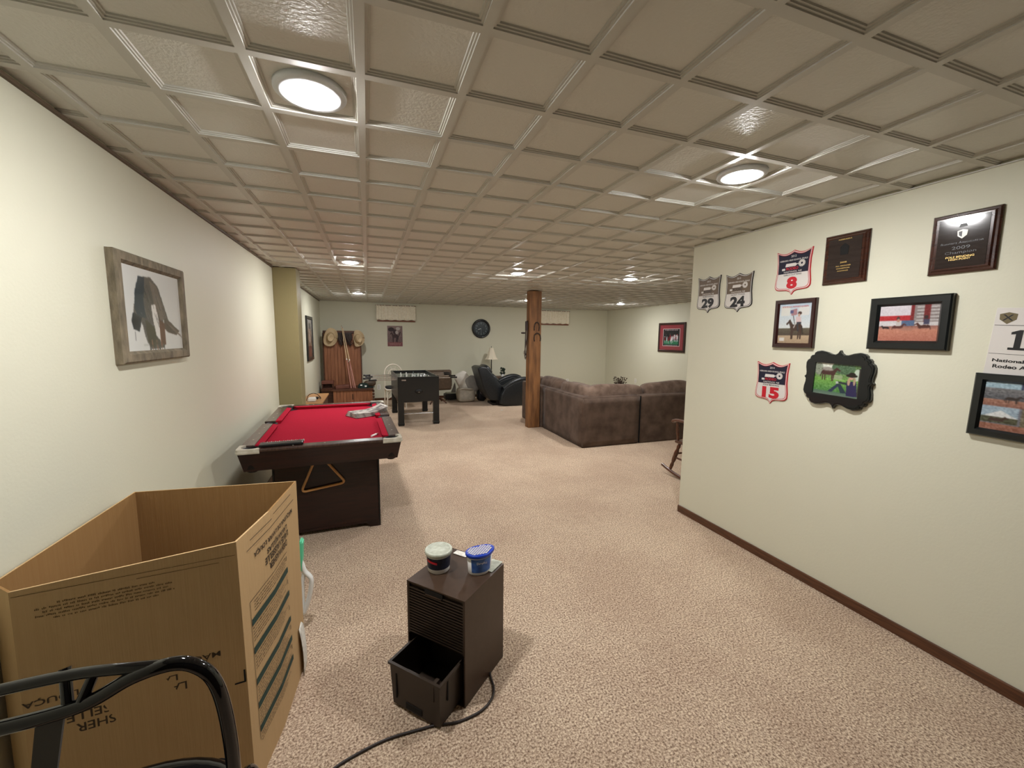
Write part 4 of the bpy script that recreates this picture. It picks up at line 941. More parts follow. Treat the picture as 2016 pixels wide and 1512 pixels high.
# ============================================================ RIGHT WALL PLAQUES
def shield(label, y, z, w, h, edge, field, numc, num, event, year, tilt=0.0):
    T = thing('rodeo_sign', label, 'sign', (XR, y, z), 0, None, rot=(0, tilt, -PI/2))
    def outline(k, n=10):
        W, H = w/2*k, h/2*k; P = []
        P += [(-W, H*0.98)]
        for i in range(1, n): t = i/n; P.append((-W+W*t, H*0.98 - H*0.13*math.sin(PI*t) + (H*0.0)*t))
        P += [(0, H*0.98)]
        for i in range(1, n): t = i/n; P.append((W*t, H*0.98 - H*0.13*math.sin(PI*t)))
        P += [(W, H*0.98), (W*0.93, H*0.5), (W*0.93, 0.0), (W*1.0, -H*0.45)]
        for a in np.linspace(0, PI/2, 6): P.append((W*(0.70+0.30*math.cos(a)), -H*0.60-H*0.18*math.sin(a)))
        P += [(W*0.30, -H*0.80), (W*0.12, -H*0.86), (0, -H), (-W*0.12, -H*0.86), (-W*0.30, -H*0.80)]
        for a in np.linspace(PI/2, 0, 6): P.append((-W*(0.70+0.30*math.cos(a)), -H*0.60-H*0.18*math.sin(a)))
        P += [(-W*1.0, -H*0.45), (-W*0.93, 0.0), (-W*0.93, H*0.5)]
        return P
    mb(edge).prism(outline(1.0), -0.008, 0).build('board', T)
    b = mb(M_signw).prism(outline(0.965), -0.0088, -0.007); b.use(edge).prism(outline(0.925), -0.0093, -0.008)
    b.use(M_signw).prism(outline(0.90), -0.0098, -0.008); b.build('border', T)
    o = outline(0.90); zc = -h*0.02
    top = [q for q in o if q[1] > zc]; Wm = w/2*0.9*0.93
    # upper field follows the outline above zc
    idx = [i for i, q in enumerate(o) if q[1] > zc]
    seq = [q for q in o[-1:]+o[:-1] if q[1] > zc]
    b = mb(field).prism([(-Wm, zc)]+[q for q in o[-1:] if q[1] > zc]+[q for q in o[:23] if q[1] > zc]+[(Wm, zc)], -0.0102, -0.009); b.build('upper_field', T)
    y_ = -0.0108
    b = mb(M_signw)
    b.text(year, 0, h*0.355, h=h*0.045, y=y_, weight=0.01); b.text('NEBRASKA HIGH SCHOOL FINALS', 0, h*0.27, h=h*0.036, w=w*0.78, y=y_, weight=0.015)
    # windmill emblem: tank, wheel with rays, small square, ornament
    b.prism([(-w*0.22, h*0.13), (-w*0.20, h*0.20), (w*0.07, h*0.20), (w*0.11, h*0.165), (w*0.07, h*0.13)], y_-0.0006, y_)
    cx, cz = w*0.24, h*0.175
    for k in range(14):
        a = k*2*PI/14; c0, s0 = math.cos(a), math.sin(a)
        b.add([(cx+w*0.03*math.cos(a-0.25), y_, cz+w*0.03*math.sin(a-0.25)), (cx+w*0.095*math.cos(a-0.17), y_, cz+w*0.095*math.sin(a-0.17)), (cx+w*0.095*math.cos(a+0.17), y_, cz+w*0.095*math.sin(a+0.17)), (cx+w*0.03*math.cos(a+0.25), y_, cz+w*0.03*math.sin(a+0.25))], [(0, 1, 2, 3)])
    b.boxb(w*0.10, w*0.16, y_-0.0005, y_, h*0.165, h*0.18); b.boxb(-w*0.31, -w*0.22, y_-0.0006, y_, h*0.055, h*0.10)
    b.text('HASTINGS, NE', 0, h*0.012, h=h*0.042, w=w*0.5, y=y_, weight=0.012)
    b.use(M_signr if numc is M_signr else M_signk).text('RODEO', -w*0.02, h*0.085, h=h*0.06, w=w*0.34, y=y_, weight=0.02)
    b.use(M_signk).text(event, 0, -h*0.055, h=h*0.034, w=w*0.5, y=y_, weight=0.018)
    b.use(numc).text(num, 0, -h*0.235, h=h*0.27, w=(w*0.30 if len(num) == 1 else w*0.54), y=y_, weight=0.055)
    b.build('lettering', T)
    return T
shield('bronze shield sign numbered 29, leftmost on the right wall', 2.657, 1.92, 0.232, 0.292, M_signk, M_brownS, M_signk, '29', 'TEAM ROPING', '2013')
shield('bronze shield sign numbered 24 on the right wall', 2.371, 1.91, 0.240, 0.288, M_signk, M_brownS, M_signk, '24', 'GOAT TYING', '2013')
shield('navy and red shield sign numbered eight, directly above the flag rider photo', 1.961, 2.0, 0.236, 0.288, M_signr, M_navyS, M_signr, '8', 'GIRLS CUTTING', '2012')
shield('navy and red shield sign numbered fifteen, left of the ornate scalloped frame', 2.046, 1.266, 0.236, 0.290, M_signr, M_navyS, M_signr, '15', 'POLE BENDING', '2014')

def plaque(label, y, z, w, h, lines, emblem):
    T = thing('award_plaque', label, 'plaque', (XR, y, z), 0, None, rot=(0, 0, -PI/2))
    b = mb(M_plaque); D = 0.022
    rings = [(0, 0), (0, -D*0.45), (0.006, -D*0.7), (0.014, -D*0.72), (0.020, -D)]
    v = [];
    for a, yy in rings: v += [(-w/2+a, yy, -h/2+a), (w/2-a, yy, -h/2+a), (w/2-a, yy, h/2-a), (-w/2+a, yy, h/2-a)]
    n = len(rings)
    b.add(v, [(i*4+j, i*4+(j+1) % 4, (i+1)*4+(j+1) % 4, (i+1)*4+j) for i in range(n-1) for j in range(4)]+[((n-1)*4, (n-1)*4+1, (n-1)*4+2, (n-1)*4+3)])
    b.build('board', T)
    mb(M_plate).boxb(-w/2+0.030, w/2-0.030, -D-0.0015, -D, -h/2+0.026, h/2-0.026).build('plate', T)
    b = MB(); y_ = -D-0.0022
    for (txt, zz, hh, ww, m) in lines: b.use(m).text(txt, 0, zz*h, h=hh*h, w=ww*w, y=y_, weight=0.012)
    if emblem == 'shield':
        b.use(mat('pewter_emblem', (150, 146, 140), rough=0.4, metal=0.4)); b.prism([(-0.018, 0.052), (0.0, 0.058), (0.018, 0.052), (0.016, 0.030), (0.0, 0.016), (-0.016, 0.030)], y_-0.001, y_)
        b.use(M_signk); b.prism([(-0.013, 0.048), (-0.001, 0.05), (-0.001, 0.024), (-0.011, 0.032)], y_-0.0015, y_); b.prism([(-0.014, 0.068), (0.014, 0.070), (0.010, 0.083), (-0.010, 0.083)], y_-0.001, y_)
    else:
        b.use(M_slot); b.prism([(-0.02, 0.02), (0.02, 0.02), (0.024, 0.065), (0.0, 0.085), (-0.024, 0.065)], y_-0.0008, y_)
    b.build('engraving', T)
plaque('plain dark award plaque right of the number 8 sign', 1.652, 2.034, 0.234, 0.282,
       [('NEBRASKA', 0.38, 0.025, 0.30, M_gold), ('2008', -0.08, 0.03, 0.15, M_gold), ('ALL AROUND', -0.15, 0.024, 0.34, M_gold), ('CHAMPION', -0.20, 0.024, 0.30, M_gold), ('HASTINGS', -0.25, 0.022, 0.24, M_gold)], 'dark')
plaque('glossy dark 2009 champion award plaque, the highest near the right edge', 1.152, 2.020, 0.234, 0.276,
       [('NEBRASKA', 0.37, 0.035, 0.42, M_gold), ('High School Rodeo', 0.335, 0.03, 0.36, M_gold), ('Runners Association', 0.0, 0.035, 0.62, M_signk), ('2009', -0.085, 0.055, 0.27, M_signk),
        ('Champion', -0.165, 0.055, 0.46, M_signk), ('POLE BENDING', -0.235, 0.032, 0.42, M_gold), ('HIGH POINT', -0.275, 0.03, 0.32, M_gold)], 'shield')

# rider with flag
p = Pic(90, 104, (206, 218, 226)); p.grad(0, 0.62, (196, 214, 228), (226, 232, 232)); p.grad(0.62, 0.8, (96, 88, 70), (70, 56, 46)); p.grad(0.8, 1, (196, 172, 140), (170, 144, 116)); p.noise(5, k=2)
p.rect(0.06, 0.06, 0.34, 0.3, (232, 232, 224)); p.rect(0.62, 0.08, 0.94, 0.3, (230, 230, 226)); p.poly([(0.36, 0.16), (0.56, 0.12), (0.58, 0.28), (0.40, 0.30)], (176, 130, 136)); p.rect(0.36, 0.16, 0.46, 0.24, (86, 88, 130))
p.line(0.46, 0.3, 0.52, 0.5, 0.008, (60, 50, 50)); p.ell(0.66, 0.24, 0.06, 0.04, (70, 44, 40)); p.ell(0.64, 0.29, 0.035, 0.04, (200, 160, 140)); p.poly([(0.54, 0.33), (0.70, 0.33), (0.72, 0.47), (0.56, 0.47)], (222, 196, 196)); p.poly([(0.58, 0.46), (0.72, 0.46), (0.72, 0.66), (0.62, 0.64)], (44, 44, 58))
p.horse(0.58, 0.60, 0.50, (62, 38, 30), -1); p.line(0.6, 0.5, 0.64, 0.68, 0.02, (40, 40, 52)); p.line(0.56, 0.48, 0.5, 0.6, 0.012, (214, 210, 206)); p.rect(0.06, 0.86, 0.22, 0.94, (226, 222, 214))
T = hung('brown-framed photo of a flag rider on horseback below the number 8 sign', 'framed_photo', 'picture', 'R', 1.918, 1.667, 0.268, 0.312, M_cherry, 0.030, 0.028, p)
b = mb(M_redL).text('STATE H.S. RODEO QUEEN', 0, 0.108, h=0.011, w=0.17, y=-0.0165, weight=0.01); b.build('lettering', T)
# arena photo
p = Pic(120, 78, (214, 206, 206)); p.rect(0, 0, 0.6, 0.3, (226, 220, 226)); p.rect(0, 0.28, 0.62, 0.42, (190, 50, 56)); p.rect(0.0, 0.42, 0.4, 0.56, (222, 220, 222)); p.rect(0.6, 0, 1, 0.5, (150, 140, 138))
for k in range(5): p.rect(0.64, 0.05+k*0.09, 1, 0.08+k*0.09, (214, 212, 210))
p.rect(0.54, 0, 0.60, 0.5, (130, 40, 44)); p.rect(0.76, 0, 0.86, 0.5, (120, 40, 42)); p.rect(0.4, 0.42, 0.62, 0.6, (86, 110, 146)); p.rect(0.62, 0.48, 1, 0.6, (214, 210, 210)); p.grad(0.66, 1, (206, 140, 116), (186, 116, 98)); p.grad(0.58, 0.68, (150, 100, 90), (200, 140, 120)); p.noise(7, k=2)
p.horse(0.34, 0.60, 0.24, (92, 50, 46), 1, False); p.ell(0.34, 0.36, 0.03, 0.05, (80, 60, 60)); p.ell(0.345, 0.42, 0.028, 0.05, (190, 140, 120)); p.poly([(0.30, 0.46), (0.39, 0.46), (0.38, 0.58), (0.31, 0.58)], (206, 200, 196)); p.horse(0.13, 0.62, 0.16, (40, 34, 38), -1, False)
p.horse(0.78, 0.60, 0.26, (80, 44, 40), -1, False); p.ell(0.8, 0.34, 0.035, 0.05, (60, 44, 46)); p.poly([(0.76, 0.4), (0.86, 0.4), (0.86, 0.54), (0.77, 0.54)], (70, 70, 96)); p.ell(0.5, 0.66, 0.12, 0.05, (176, 128, 112), al=0.7)
hung('black-framed arena roping photo between the glossy plaque and the ornate frame', 'framed_photo', 'picture', 'R', 1.3225, 1.653, 0.336, 0.272, M_blackf, 0.046, 0.03, p)
# ornate frame
def ornate():
    T = thing('ornate_frame', 'ornate scalloped black frame with photo of horse and seated person in hat', 'picture', (XR, 1.627, 1.330), 0, None, rot=(0, 0.03, -PI/2))
    def half(s):   # top edge from left to middle
        return [(-0.130, 0.160), (-0.105, 0.166), (-0.075, 0.160), (-0.045, 0.148), (-0.022, 0.148), (-0.008, 0.158), (0.0, 0.174)]
    t = [(x, z) for x, z in half(1)]; t = t+[(-x, z) for x, z in reversed(t[:-1])]
    r = [(0.142, 0.150), (0.144, 0.138), (0.158, 0.134), (0.166, 0.124), (0.166, 0.114), (0.180, 0.104), (0.187, 0.088), (0.186, 0.060), (0.180, 0.030), (0.180, 0.012), (0.190, 0.0)]
    r = r+[(x, -z) for x, z in reversed(r[:-1])]
    bt = [(-x, -z) for x, z in t]; l = [(-x, -z) for x, z in r]
    O = t+r+bt+l
    b = MB().use(M_blackf); n = len(O)
    iw, ih = 0.125, 0.094
    rings = [[(x, 0.0, z) for x, z in O], [(x, -0.020, z) for x, z in O], [(x*0.97, -0.026, z*0.965) for x, z in O], [(x*0.94, -0.026, z*0.93) for x, z in O], [(x*0.93, -0.030, z*0.92) for x, z in O]]
    # inner rectangle, by direction
    inn = []
    for x, z in O:
        k = min(iw/max(abs(x), 1e-6), ih/max(abs(z), 1e-6)); inn.append((x*k, z*k))
    rings += [[(x, -0.030, z) for x, z in inn], [(x, -0.020, z) for x, z in inn]]
    v = [q for rr in rings for q in rr]; f = [(i*n+j, i*n+(j+1) % n, (i+1)*n+(j+1) % n, (i+1)*n+j) for i in range(len(rings)-1) for j in range(n)]
    b.add(v, f); b.add([(x, 0.0, z) for x, z in O], [tuple(range(n))]); b.build('frame', T)
    p = Pic(124, 94, (110, 160, 80)); p.grad(0, 0.45, (96, 130, 80), (120, 160, 90)); p.ell(0.25, 0.1, 0.28, 0.14, (238, 242, 226)); p.ell(0.62, 0.12, 0.25, 0.2, (84, 116, 84)); p.ell(0.08, 0.2, 0.1, 0.2, (150, 160, 140)); p.grad(0.48, 1, (128, 186, 84), (72, 130, 74)); p.noise(12, k=3)
    p.rect(0.42, 0.35, 0.62, 0.5, (190, 196, 170), 0.6); p.horse(0.3, 0.3, 0.42, (74, 44, 42), 1); p.ell(0.28, 0.2, 0.14, 0.07, (120, 108, 102), al=0.6)
    p.grad(0.88, 1, (84, 120, 98), (120, 140, 124)); p.ell(0.92, 0.3, 0.07, 0.18, (230, 240, 232), al=0.8); p.rect(0.95, 0.1, 1, 0.95, (70, 64, 60))
    p.poly([(0.34, 0.88), (0.52, 0.62), (0.60, 0.62), (0.42, 0.90)], (40, 54, 84)); p.poly([(0.52, 0.62), (0.60, 0.62), (0.74, 0.88), (0.62, 0.90)], (36, 58, 72))
    p.poly([(0.54, 0.54), (0.74, 0.56), (0.74, 0.63), (0.56, 0.60)], (44, 56, 60)); p.poly([(0.72, 0.50), (0.92, 0.50), (0.96, 0.95), (0.74, 0.96)], (44, 40, 86)); p.ell(0.81, 0.38, 0.045, 0.075, (224, 176, 160)); p.ell(0.765, 0.52, 0.03, 0.12, (200, 170, 140)); p.ell(0.88, 0.5, 0.025, 0.12, (196, 166, 138))
    p.ell(0.81, 0.33, 0.12, 0.05, (32, 28, 26)); p.ell(0.82, 0.29, 0.07, 0.06, (32, 28, 26)); p.ell(0.52, 0.58, 0.03, 0.04, (200, 206, 204))
    mb(M_blackf).boxb(-iw, iw, -0.019, 0, -ih, ih).build('backing', T)
    picture('print', p, 2*iw, 2*ih, T, y=-0.0205)
ornate()
# contestant number sheet
T = thing('contestant_number', 'white back number sheet beginning with 10, tacked to the wall at right edge', 'number sheet', (XR, 0.872, 1.562), 0, None, rot=(0, 0.055, -PI/2))
mb(M_signw).boxb(-0.150, 0.150, -0.003, 0, -0.148, 0.142, 0.001).build('sheet', T)
b = mb(M_signk); y_ = -0.0036
b.boxb(-0.146, 0.146, y_, y_+0.0006, 0.066, 0.068); b.boxb(-0.146, 0.146, y_, y_+0.0006, -0.058, -0.0565)
b.prism([(-0.092, -0.038), (-0.040, -0.038), (-0.040, -0.028), (-0.056, -0.028), (-0.056, 0.048), (-0.066, 0.048), (-0.090, 0.038), (-0.090, 0.028), (-0.076, 0.030), (-0.076, -0.028), (-0.092, -0.028)], y_, y_+0.0006)
O_ = [(0.012+0.034*math.cos(a)*(1 if abs(math.cos(a)) < .8 else 0.97), 0.005+0.043*math.sin(a)) for a in np.linspace(0, 2*PI, 25)]; I_ = [(0.012+0.015*math.cos(a), 0.005+0.028*math.sin(a)) for a in np.linspace(0, 2*PI, 25)]
b.add([(x, y_, z) for x, z in O_+I_], [(k, k+1, 25+k+1, 25+k) for k in range(24)])
b.text('A', -0.042, 0.102, h=0.026, w=0.035, y=y_, weight=0.04)
b.text('National High School', -0.01, -0.088, h=0.018, w=0.24, y=y_, weight=0.03); b.text('Rodeo Association', -0.02, -0.112, h=0.016, w=0.21, y=y_, weight=0.03)
b.use(mat('bronze_crest', (104, 92, 62))).prism([(-0.137, 0.115), (-0.11, 0.123), (-0.083, 0.116), (-0.084, 0.092), (-0.11, 0.072), (-0.135, 0.092)], y_, y_+0.0006)
b.use(M_signk).text('X', -0.11, 0.10, h=0.026, w=0.034, y=y_-0.0005, weight=0.01)
b.build('lettering', T)
# collage photo at the right edge
p = Pic(130, 90, (120, 120, 130)); p.rect(0, 0, 0.32, 0.5, (170, 200, 214)); p.rect(0.32, 0, 1, 0.2, (60, 70, 100)); p.grad(0.12, 0.36, (130, 130, 132), (90, 92, 100)); p.rect(0.45, 0.2, 0.8, 0.3, (190, 196, 200)); p.grad(0.36, 0.5, (180, 130, 110), (150, 104, 90))
p.rect(0, 0.5, 0.34, 0.72, (168, 190, 206)); p.poly([(0.02, 0.72), (0.18, 0.58), (0.34, 0.72)], (236, 240, 240)); p.rect(0, 0.72, 0.34, 0.85, (84, 86, 66)); p.rect(0.36, 0.5, 0.7, 0.88, (120, 112, 92)); p.ell(0.52, 0.56, 0.1, 0.06, (104, 88, 50)); p.rect(0.4, 0.62, 0.66, 0.7, (90, 110, 150)); p.rect(0.42, 0.72, 0.64, 0.78, (220, 220, 222)); p.rect(0.7, 0.5, 1, 0.85, (140, 90, 76)); p.grad(0.87, 1, (170, 116, 96), (150, 100, 84)); p.noise(14, k=2)
p.horse(0.26, 0.32, 0.16, (50, 40, 40)); p.horse(0.15, 0.78, 0.18, (70, 50, 46), 1, False)
hung('black-framed collage of arena photos below the white number sheet', 'framed_photo', 'picture', 'R', 0.845, 1.278, 0.405, 0.282, M_blackf, 0.036, 0.028, p, tilt=0.02)

# ============================================================ DEHUMIDIFIER
def dehumidifier():
    T = thing('dehumidifier', 'brown metal dehumidifier with grille and pulled out bucket on the carpet', 'dehumidifier', (0.357, 1.752, 0), -0.83)
    w, d, h = 0.156, 0.162, 0.484
    b = mb(M_dehu)
    b.boxb(-w, -w+0.006, -d, d, 0, h); b.boxb(w-0.006, w, -d, d, 0, h); b.boxb(-w+0.006, w-0.006, d-0.006, d, 0, h); b.boxb(-w+0.006, w-0.006, -d, d-0.006, h-0.006, h)
    b.boxb(-w+0.006, w-0.006, -d, d-0.006, 0.0, 0.006); b.build('cabinet', T)
    mb(M_slot).boxb(-w+0.008, w-0.008, 0.0, 0.006, 0.012, h-0.02).build('inner_panel', T)
    g = mb(M_dehud); g.boxb(-w+0.006, w-0.006, -d+0.012, -d+0.02, 0.236, h-0.007)
    n = 17
    for k in range(n):
        z = 0.242+k*(0.222/n); g.boxb(-w+0.007, w-0.007, -d+0.002, -d+0.013, z, z+0.006)
    g.boxb(-w+0.006, -w+0.012, -d+0.001, -d+0.013, 0.236, h-0.007); g.boxb(w-0.012, w-0.006, -d+0.001, -d+0.013, 0.236, h-0.007)
    g.build('front_grille', T)
    b = mb(M_slot).boxb(-0.055, 0.040, -d-0.0005, -d+0.012, 0.452, 0.474); b.use(M_dehu).boxb(-0.05, 0.035, -d-0.003, -d, 0.450, 0.454); b.build('handle_recess', T)
    # bucket, tapered
    B = MB().use(M_dehud); x, y0, y1, z = 0.131, -0.300, -0.04, 0.205; t = 0.005; tp = 0.008
    def shell(i, zb): return [(-x+tp+i, y0+tp+i, zb), (x-tp-i, y0+tp+i, zb), (x-tp-i, y1-i, zb), (-x+tp+i, y1-i, zb)]
    def topr(i): return [(-x+i, y0+i, z), (x-i, y0+i, z), (x-i, y1-i, z), (-x+i, y1-i, z)]
    v = shell(0, 0.0115)+topr(0)+topr(t)+shell(t, 0.018)
    f = [(3, 2, 1, 0)]+[(k, (k+1) % 4, 4+(k+1) % 4, 4+k) for k in range(4)]+[(4+k, 4+(k+1) % 4, 8+(k+1) % 4, 8+k) for k in range(4)]+[(8+k, 8+(k+1) % 4, 12+(k+1) % 4, 12+k) for k in range(4)]+[(12, 13, 14, 15)]
    B.add(v, f)
    B.boxb(-x-0.006, x+0.006, y0-0.006, y0, z-0.010, z); B.boxb(-x-0.006, -x, y0, -0.17, z-0.010, z); B.boxb(x, x+0.006, y0, -0.17, z-0.010, z)
    B.boxb(-0.04, 0.05, y0+0.006, y0+0.014, 0.15, 0.196); B.boxb(0.085, 0.10, y0, y0+0.04, 0.12, 0.19)
    B.use(M_slot).boxb(-0.05, 0.035, y0+tp-0.004, y0+tp+0.002, 0.022, 0.048)
    B.boxb(x-0.004, x+0.001, y0+0.05, y0+0.056, 0.10, 0.19); B.boxb(-x+0.03, -x+0.036, y0+0.000, y0+0.004, 0.05, 0.16)
    B.build('water_bucket', T)
    return T
DH = dehumidifier()
C_ = [(0.46, 1.84, 0.03), (0.50, 1.72, 0.008), (0.488, 1.646, 0.007), (0.485, 1.583, 0.007), (0.459, 1.529, 0.007), (0.396, 1.487, 0.007), (0.297, 1.473, 0.0055), (0.22, 1.487, 0.0055), (0.158, 1.490, 0.0055), (0.021, 1.49, 0.006), (-0.106, 1.461, 0.006), (-0.18, 1.43, 0.006), (-0.3, 1.36, 0.006), (-0.34, 1.2, 0.006)]
co = mb(M_cord).tube(smooth_path(C_), 0.005, 8).build('power_cord', DH)
co.matrix_parent_inverse = (Matrix.Translation(DH.location) @ Matrix.Rotation(-0.83, 4, 'Z')).inverted()
T = thing('plaster_tub', 'round tub with dusty grey lid and navy label on the dehumidifier, at left', 'tub', (0.281, 1.800, 0.485), -0.5)
mb(M_white).lathe([(0.047, 0), (0.050, 0.004), (0.056, 0.088), (0.052, 0.088)], 32).build('tub_body', T)
mb(M_navy).lathe([(0.0520, 0.022), (0.0562, 0.076)], 32, caps=False).build('label', T)
b = mb(M_redL)
for k in range(8):
    a0 = -PI/2-0.75+k*0.12
    b.add([(0.0575*math.cos(a0), 0.0575*math.sin(a0), 0.0592-0.0012*k), (0.0575*math.cos(a0+0.12), 0.0575*math.sin(a0+0.12), 0.058-0.0012*k), (0.058*math.cos(a0+0.12), 0.058*math.sin(a0+0.12), 0.069-0.0012*k), (0.058*math.cos(a0), 0.058*math.sin(a0), 0.0702-0.0012*k)], [(0, 1, 2, 3)])
b.build('label_print', T)
mb(M_grayL).lathe([(0.061, 0.084), (0.063, 0.086), (0.063, 0.098), (0.060, 0.101), (0.053, 0.101), (0.051, 0.097), (0.001, 0.097)], 36).build('lid', T)
# moisture absorber tub
T = thing('moisture_absorber', 'blue tub with honeycomb vented lid standing at right on dehumidifier', 'tub', (0.452, 1.722, 0.485), 0.0)
def tear(k, n=36):
    P = []
    for j in range(n):
        a = 2*PI*j/n; r = 0.052*(1+0.42*max(0, math.cos(a-0.55))**5); P.append((k*r*1.12*math.cos(a), k*r*0.86*math.sin(a)))
    return P
def loft(b, levels):
    n = len(tear(1)); v = []
    for k, z in levels: v += [(x, y, z) for x, y in tear(k)]
    b.add(v, [(i*n+j, i*n+(j+1) % n, (i+1)*n+(j+1) % n, (i+1)*n+j) for i in range(len(levels)-1) for j in range(n)]+[tuple(reversed(range(n)))]+[tuple(range((len(levels)-1)*n, len(levels)*n))], True)
    return b
loft(mb(M_white), [(0.80, 0), (0.84, 0.004), (0.93, 0.088)]).build('tub_body', T)
b = mb(M_blueL); n = 36; v = []
for k, z in ((0.86, 0.014), (0.935, 0.078)): v += [(x*1.012, y*1.012, z) for x, y in tear(k)]
b.add(v, [(j, j+1, n+j+1, n+j) for j in range(22, 34)], True); b.build('label', T)
loft(mb(M_blueP), [(1.0, 0.084), (1.06, 0.088), (1.06, 0.098), (1.0, 0.101), (0.94, 0.099)]).build('lid', T)
b = mb(M_signw)
for i in range(-7, 9):
    for j in range(-6, 7):
        x = i*0.0135+(j % 2)*0.0068; y = j*0.0078; a = math.atan2(y/0.86, x/1.12); r = math.hypot(y/0.86, x/1.12)
        if r < 0.052*(1+0.42*max(0, math.cos(a-0.55))**5)*0.84:
            b.add([(x+0.0056*math.cos(q*PI/3), y+0.0034*math.sin(q*PI/3), 0.1015) for q in range(6)], [tuple(range(6))])
b.build('vent_cells', T)
b = mb(M_signw); M = Matrix.Translation((0, -0.0415, 0.0)) @ Matrix.Rotation(0.0, 4, 'Z')
M2 = Matrix.Translation((0.004, -0.0425, 0.052)) @ Matrix.Rotation(-0.13, 4, 'X'); b.text('DampRid', 0, 0.008, h=0.013, w=0.046, y=-0.0015, weight=0.0, M=M2); b.build('label_print', T)
def paper(name, label, c, s, rz, m):
    tag(mb(m).box((c[0], c[1], 0.4865), (s[0], s[1], 0.0025), 0.0008, rot=(0, 0, rz)).build(name), label, 'paper', None)
paper('paper_sheet', 'small white paper on the dehumidifier top, behind the two tubs', (0.408, 1.895), (0.075, 0.035), -0.83, M_paper)
paper('plastic_packet', 'clear and white packet at the right corner of the dehumidifier top', (0.525, 1.745), (0.055, 0.10), -0.83, M_grayL)

# ============================================================ CARDBOARD CARTON
def carton():
    T = thing('cardboard_carton', 'large open upside-down dishwasher carton in the lower left', 'cardboard box', (0, 0, 0))
    H = 0.90; c = [(-0.328, 2.020), (-0.372, 1.690), (-0.419, 1.464), (-0.924, 1.400), (-0.990, 1.452), (-0.945, 2.082)]
    HT_ = [0.90, 0.90, 0.90, 0.873, 0.880, 0.90]
    cen = Vector((-0.64, 1.72)); names = ['right_panel', 'right_panel', 'near_panel', 'corner_panel', 'left_panel', 'far_panel']
    th = 0.006; n = len(c)
    C = [Vector(q) for q in c]
    def off(i, t):
        a = (C[i]-C[i-1]).normalized(); b = (C[(i+1) % n]-C[i]).normalized(); na = Vector((-a.y, a.x)); nb = Vector((-b.y, b.x))
        if na.dot(cen-C[i]) < 0: na = -na; nb = -nb
        m = (na+nb); m /= max(0.3, m.dot(na)); return C[i]+m*t
    FL = [0.0, 0.012, 0.018, 0.008, 0.008, 0.0]
    inner = [off(i, th) for i in range(n)]
    def out(i, z):   # slight flare towards the floor
        k = (1-z/H)*FL[i]; d = (C[i]-cen).normalized(); q = C[i]+d*k; return (q.x, q.y, z)
    def inn(i, z):
        k = (1-z/H)*FL[i]; d = (C[i]-cen).normalized(); q = inner[i]+d*k; return (q.x, q.y, z)
    groups = [('right_panel', [0, 1]), ('near_panel', [2]), ('corner_panel', [3]), ('left_panel', [4]), ('far_panel', [5])]
    for nm, idx in groups:
        b = mb(M_card); b.recalc = True
        for i in idx:
            j = (i+1) % n
            b.hexa([out(i, 0), out(j, 0), inn(j, 0), inn(i, 0), out(i, HT_[i]), out(j, HT_[j]), inn(j, HT_[j]), inn(i, HT_[i])])
            b.bm.faces.ensure_lookup_table()
            for f in b.bm.faces[-6:]:
                fc = f.calc_center_median()
                mid_o = (Vector(out(i, H/2))+Vector(out(j, H/2)))/2; mid_i = (Vector(inn(i, H/2))+Vector(inn(j, H/2)))/2
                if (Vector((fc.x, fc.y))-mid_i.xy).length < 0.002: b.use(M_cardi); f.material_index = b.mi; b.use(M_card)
        b.build(nm, T)
    b = mb(M_cardi).prism([(q.x, q.y) for q in inner], 0.004, 0.010, 'z'); b.build('bottom_flap', T)
    def ticks(x0, x1):
        q = x0
        while q < x1:
            for _ in range(random.randint(2, 8)):
                if q > x1: break
                yield q, 0.0021, random.choice((0.0, 0.0, 0.0012)), random.choice((0.0042, 0.0042, 0.0058)); q += 0.0034
            q += 0.0042
    M_faint = mat('faint_printing_ink', (104, 82, 50), rough=0.8)
    def length(i, j): return (C[i]-C[j]).length
    def surf(chain, a, z, k=0.0016):
        """point at distance a along the panels joining the corners in chain, height z, k outside the face"""
        for n_, (i, j) in enumerate(zip(chain[:-1], chain[1:])):
            L = length(i, j)
            if a <= L or n_ == len(chain)-2: break
            a -= L
        P = Vector(out(i, z)); Q = Vector(out(j, z)); d = (Q-P).normalized(); nn = Vector((d.y, -d.x, 0))
        if nn.dot(Vector((cen.x, cen.y, 0))-P) > 0: nn = -nn
        return P+(Q-P)*(a/L)+nn*k
    NEAR, RIGHT = (3, 2), (2, 1, 0)
    def bar(b, m, chain, a, z, w, h):
        cuts = [a]; acc = 0
        for i, j in zip(chain[:-1], chain[1:]):
            acc += length(i, j)
            if a < acc < a+w: cuts.append(acc)
        cuts.append(a+w)
        for q0, q1 in zip(cuts[:-1], cuts[1:]):
            b.use(m).add([surf(chain, q0+1e-5, z), surf(chain, q1-1e-5, z), surf(chain, q1-1e-5, z+h), surf(chain, q0+1e-5, z+h)], [(0, 1, 2, 3)])
    def words(b, m, chain, txt, a, z, h, w, wt=0.012):   # upside-down lettering
        tb = MB().use(m).text(txt, a, z, h=h, w=w, rot=PI, weight=wt)
        tb.bm.verts.index_update(); vs = [v.co.copy() for v in tb.bm.verts]; fs = [[v.index for v in f.verts] for f in tb.bm.faces]; tb.bm.free()
        b.use(m).add([surf(chain, q.x, q.z) for q in vs], fs)
    b = MB()
    for txt, z, hh, w_, a in (('DISHWASHER', 0.428, 0.027, 0.228, 0.214), ('LAVE-VAISSELLE', 0.465, 0.027, 0.272, 0.218), ('LAVAVAJILLAS', 0.502, 0.027, 0.235, 0.216), ('M\u00c1QUINA DE LAVAR LOU\u00c7A', 0.539, 0.027, 0.445, 0.222)):
        words(b, M_ink, NEAR, txt, a, z, hh, w_)
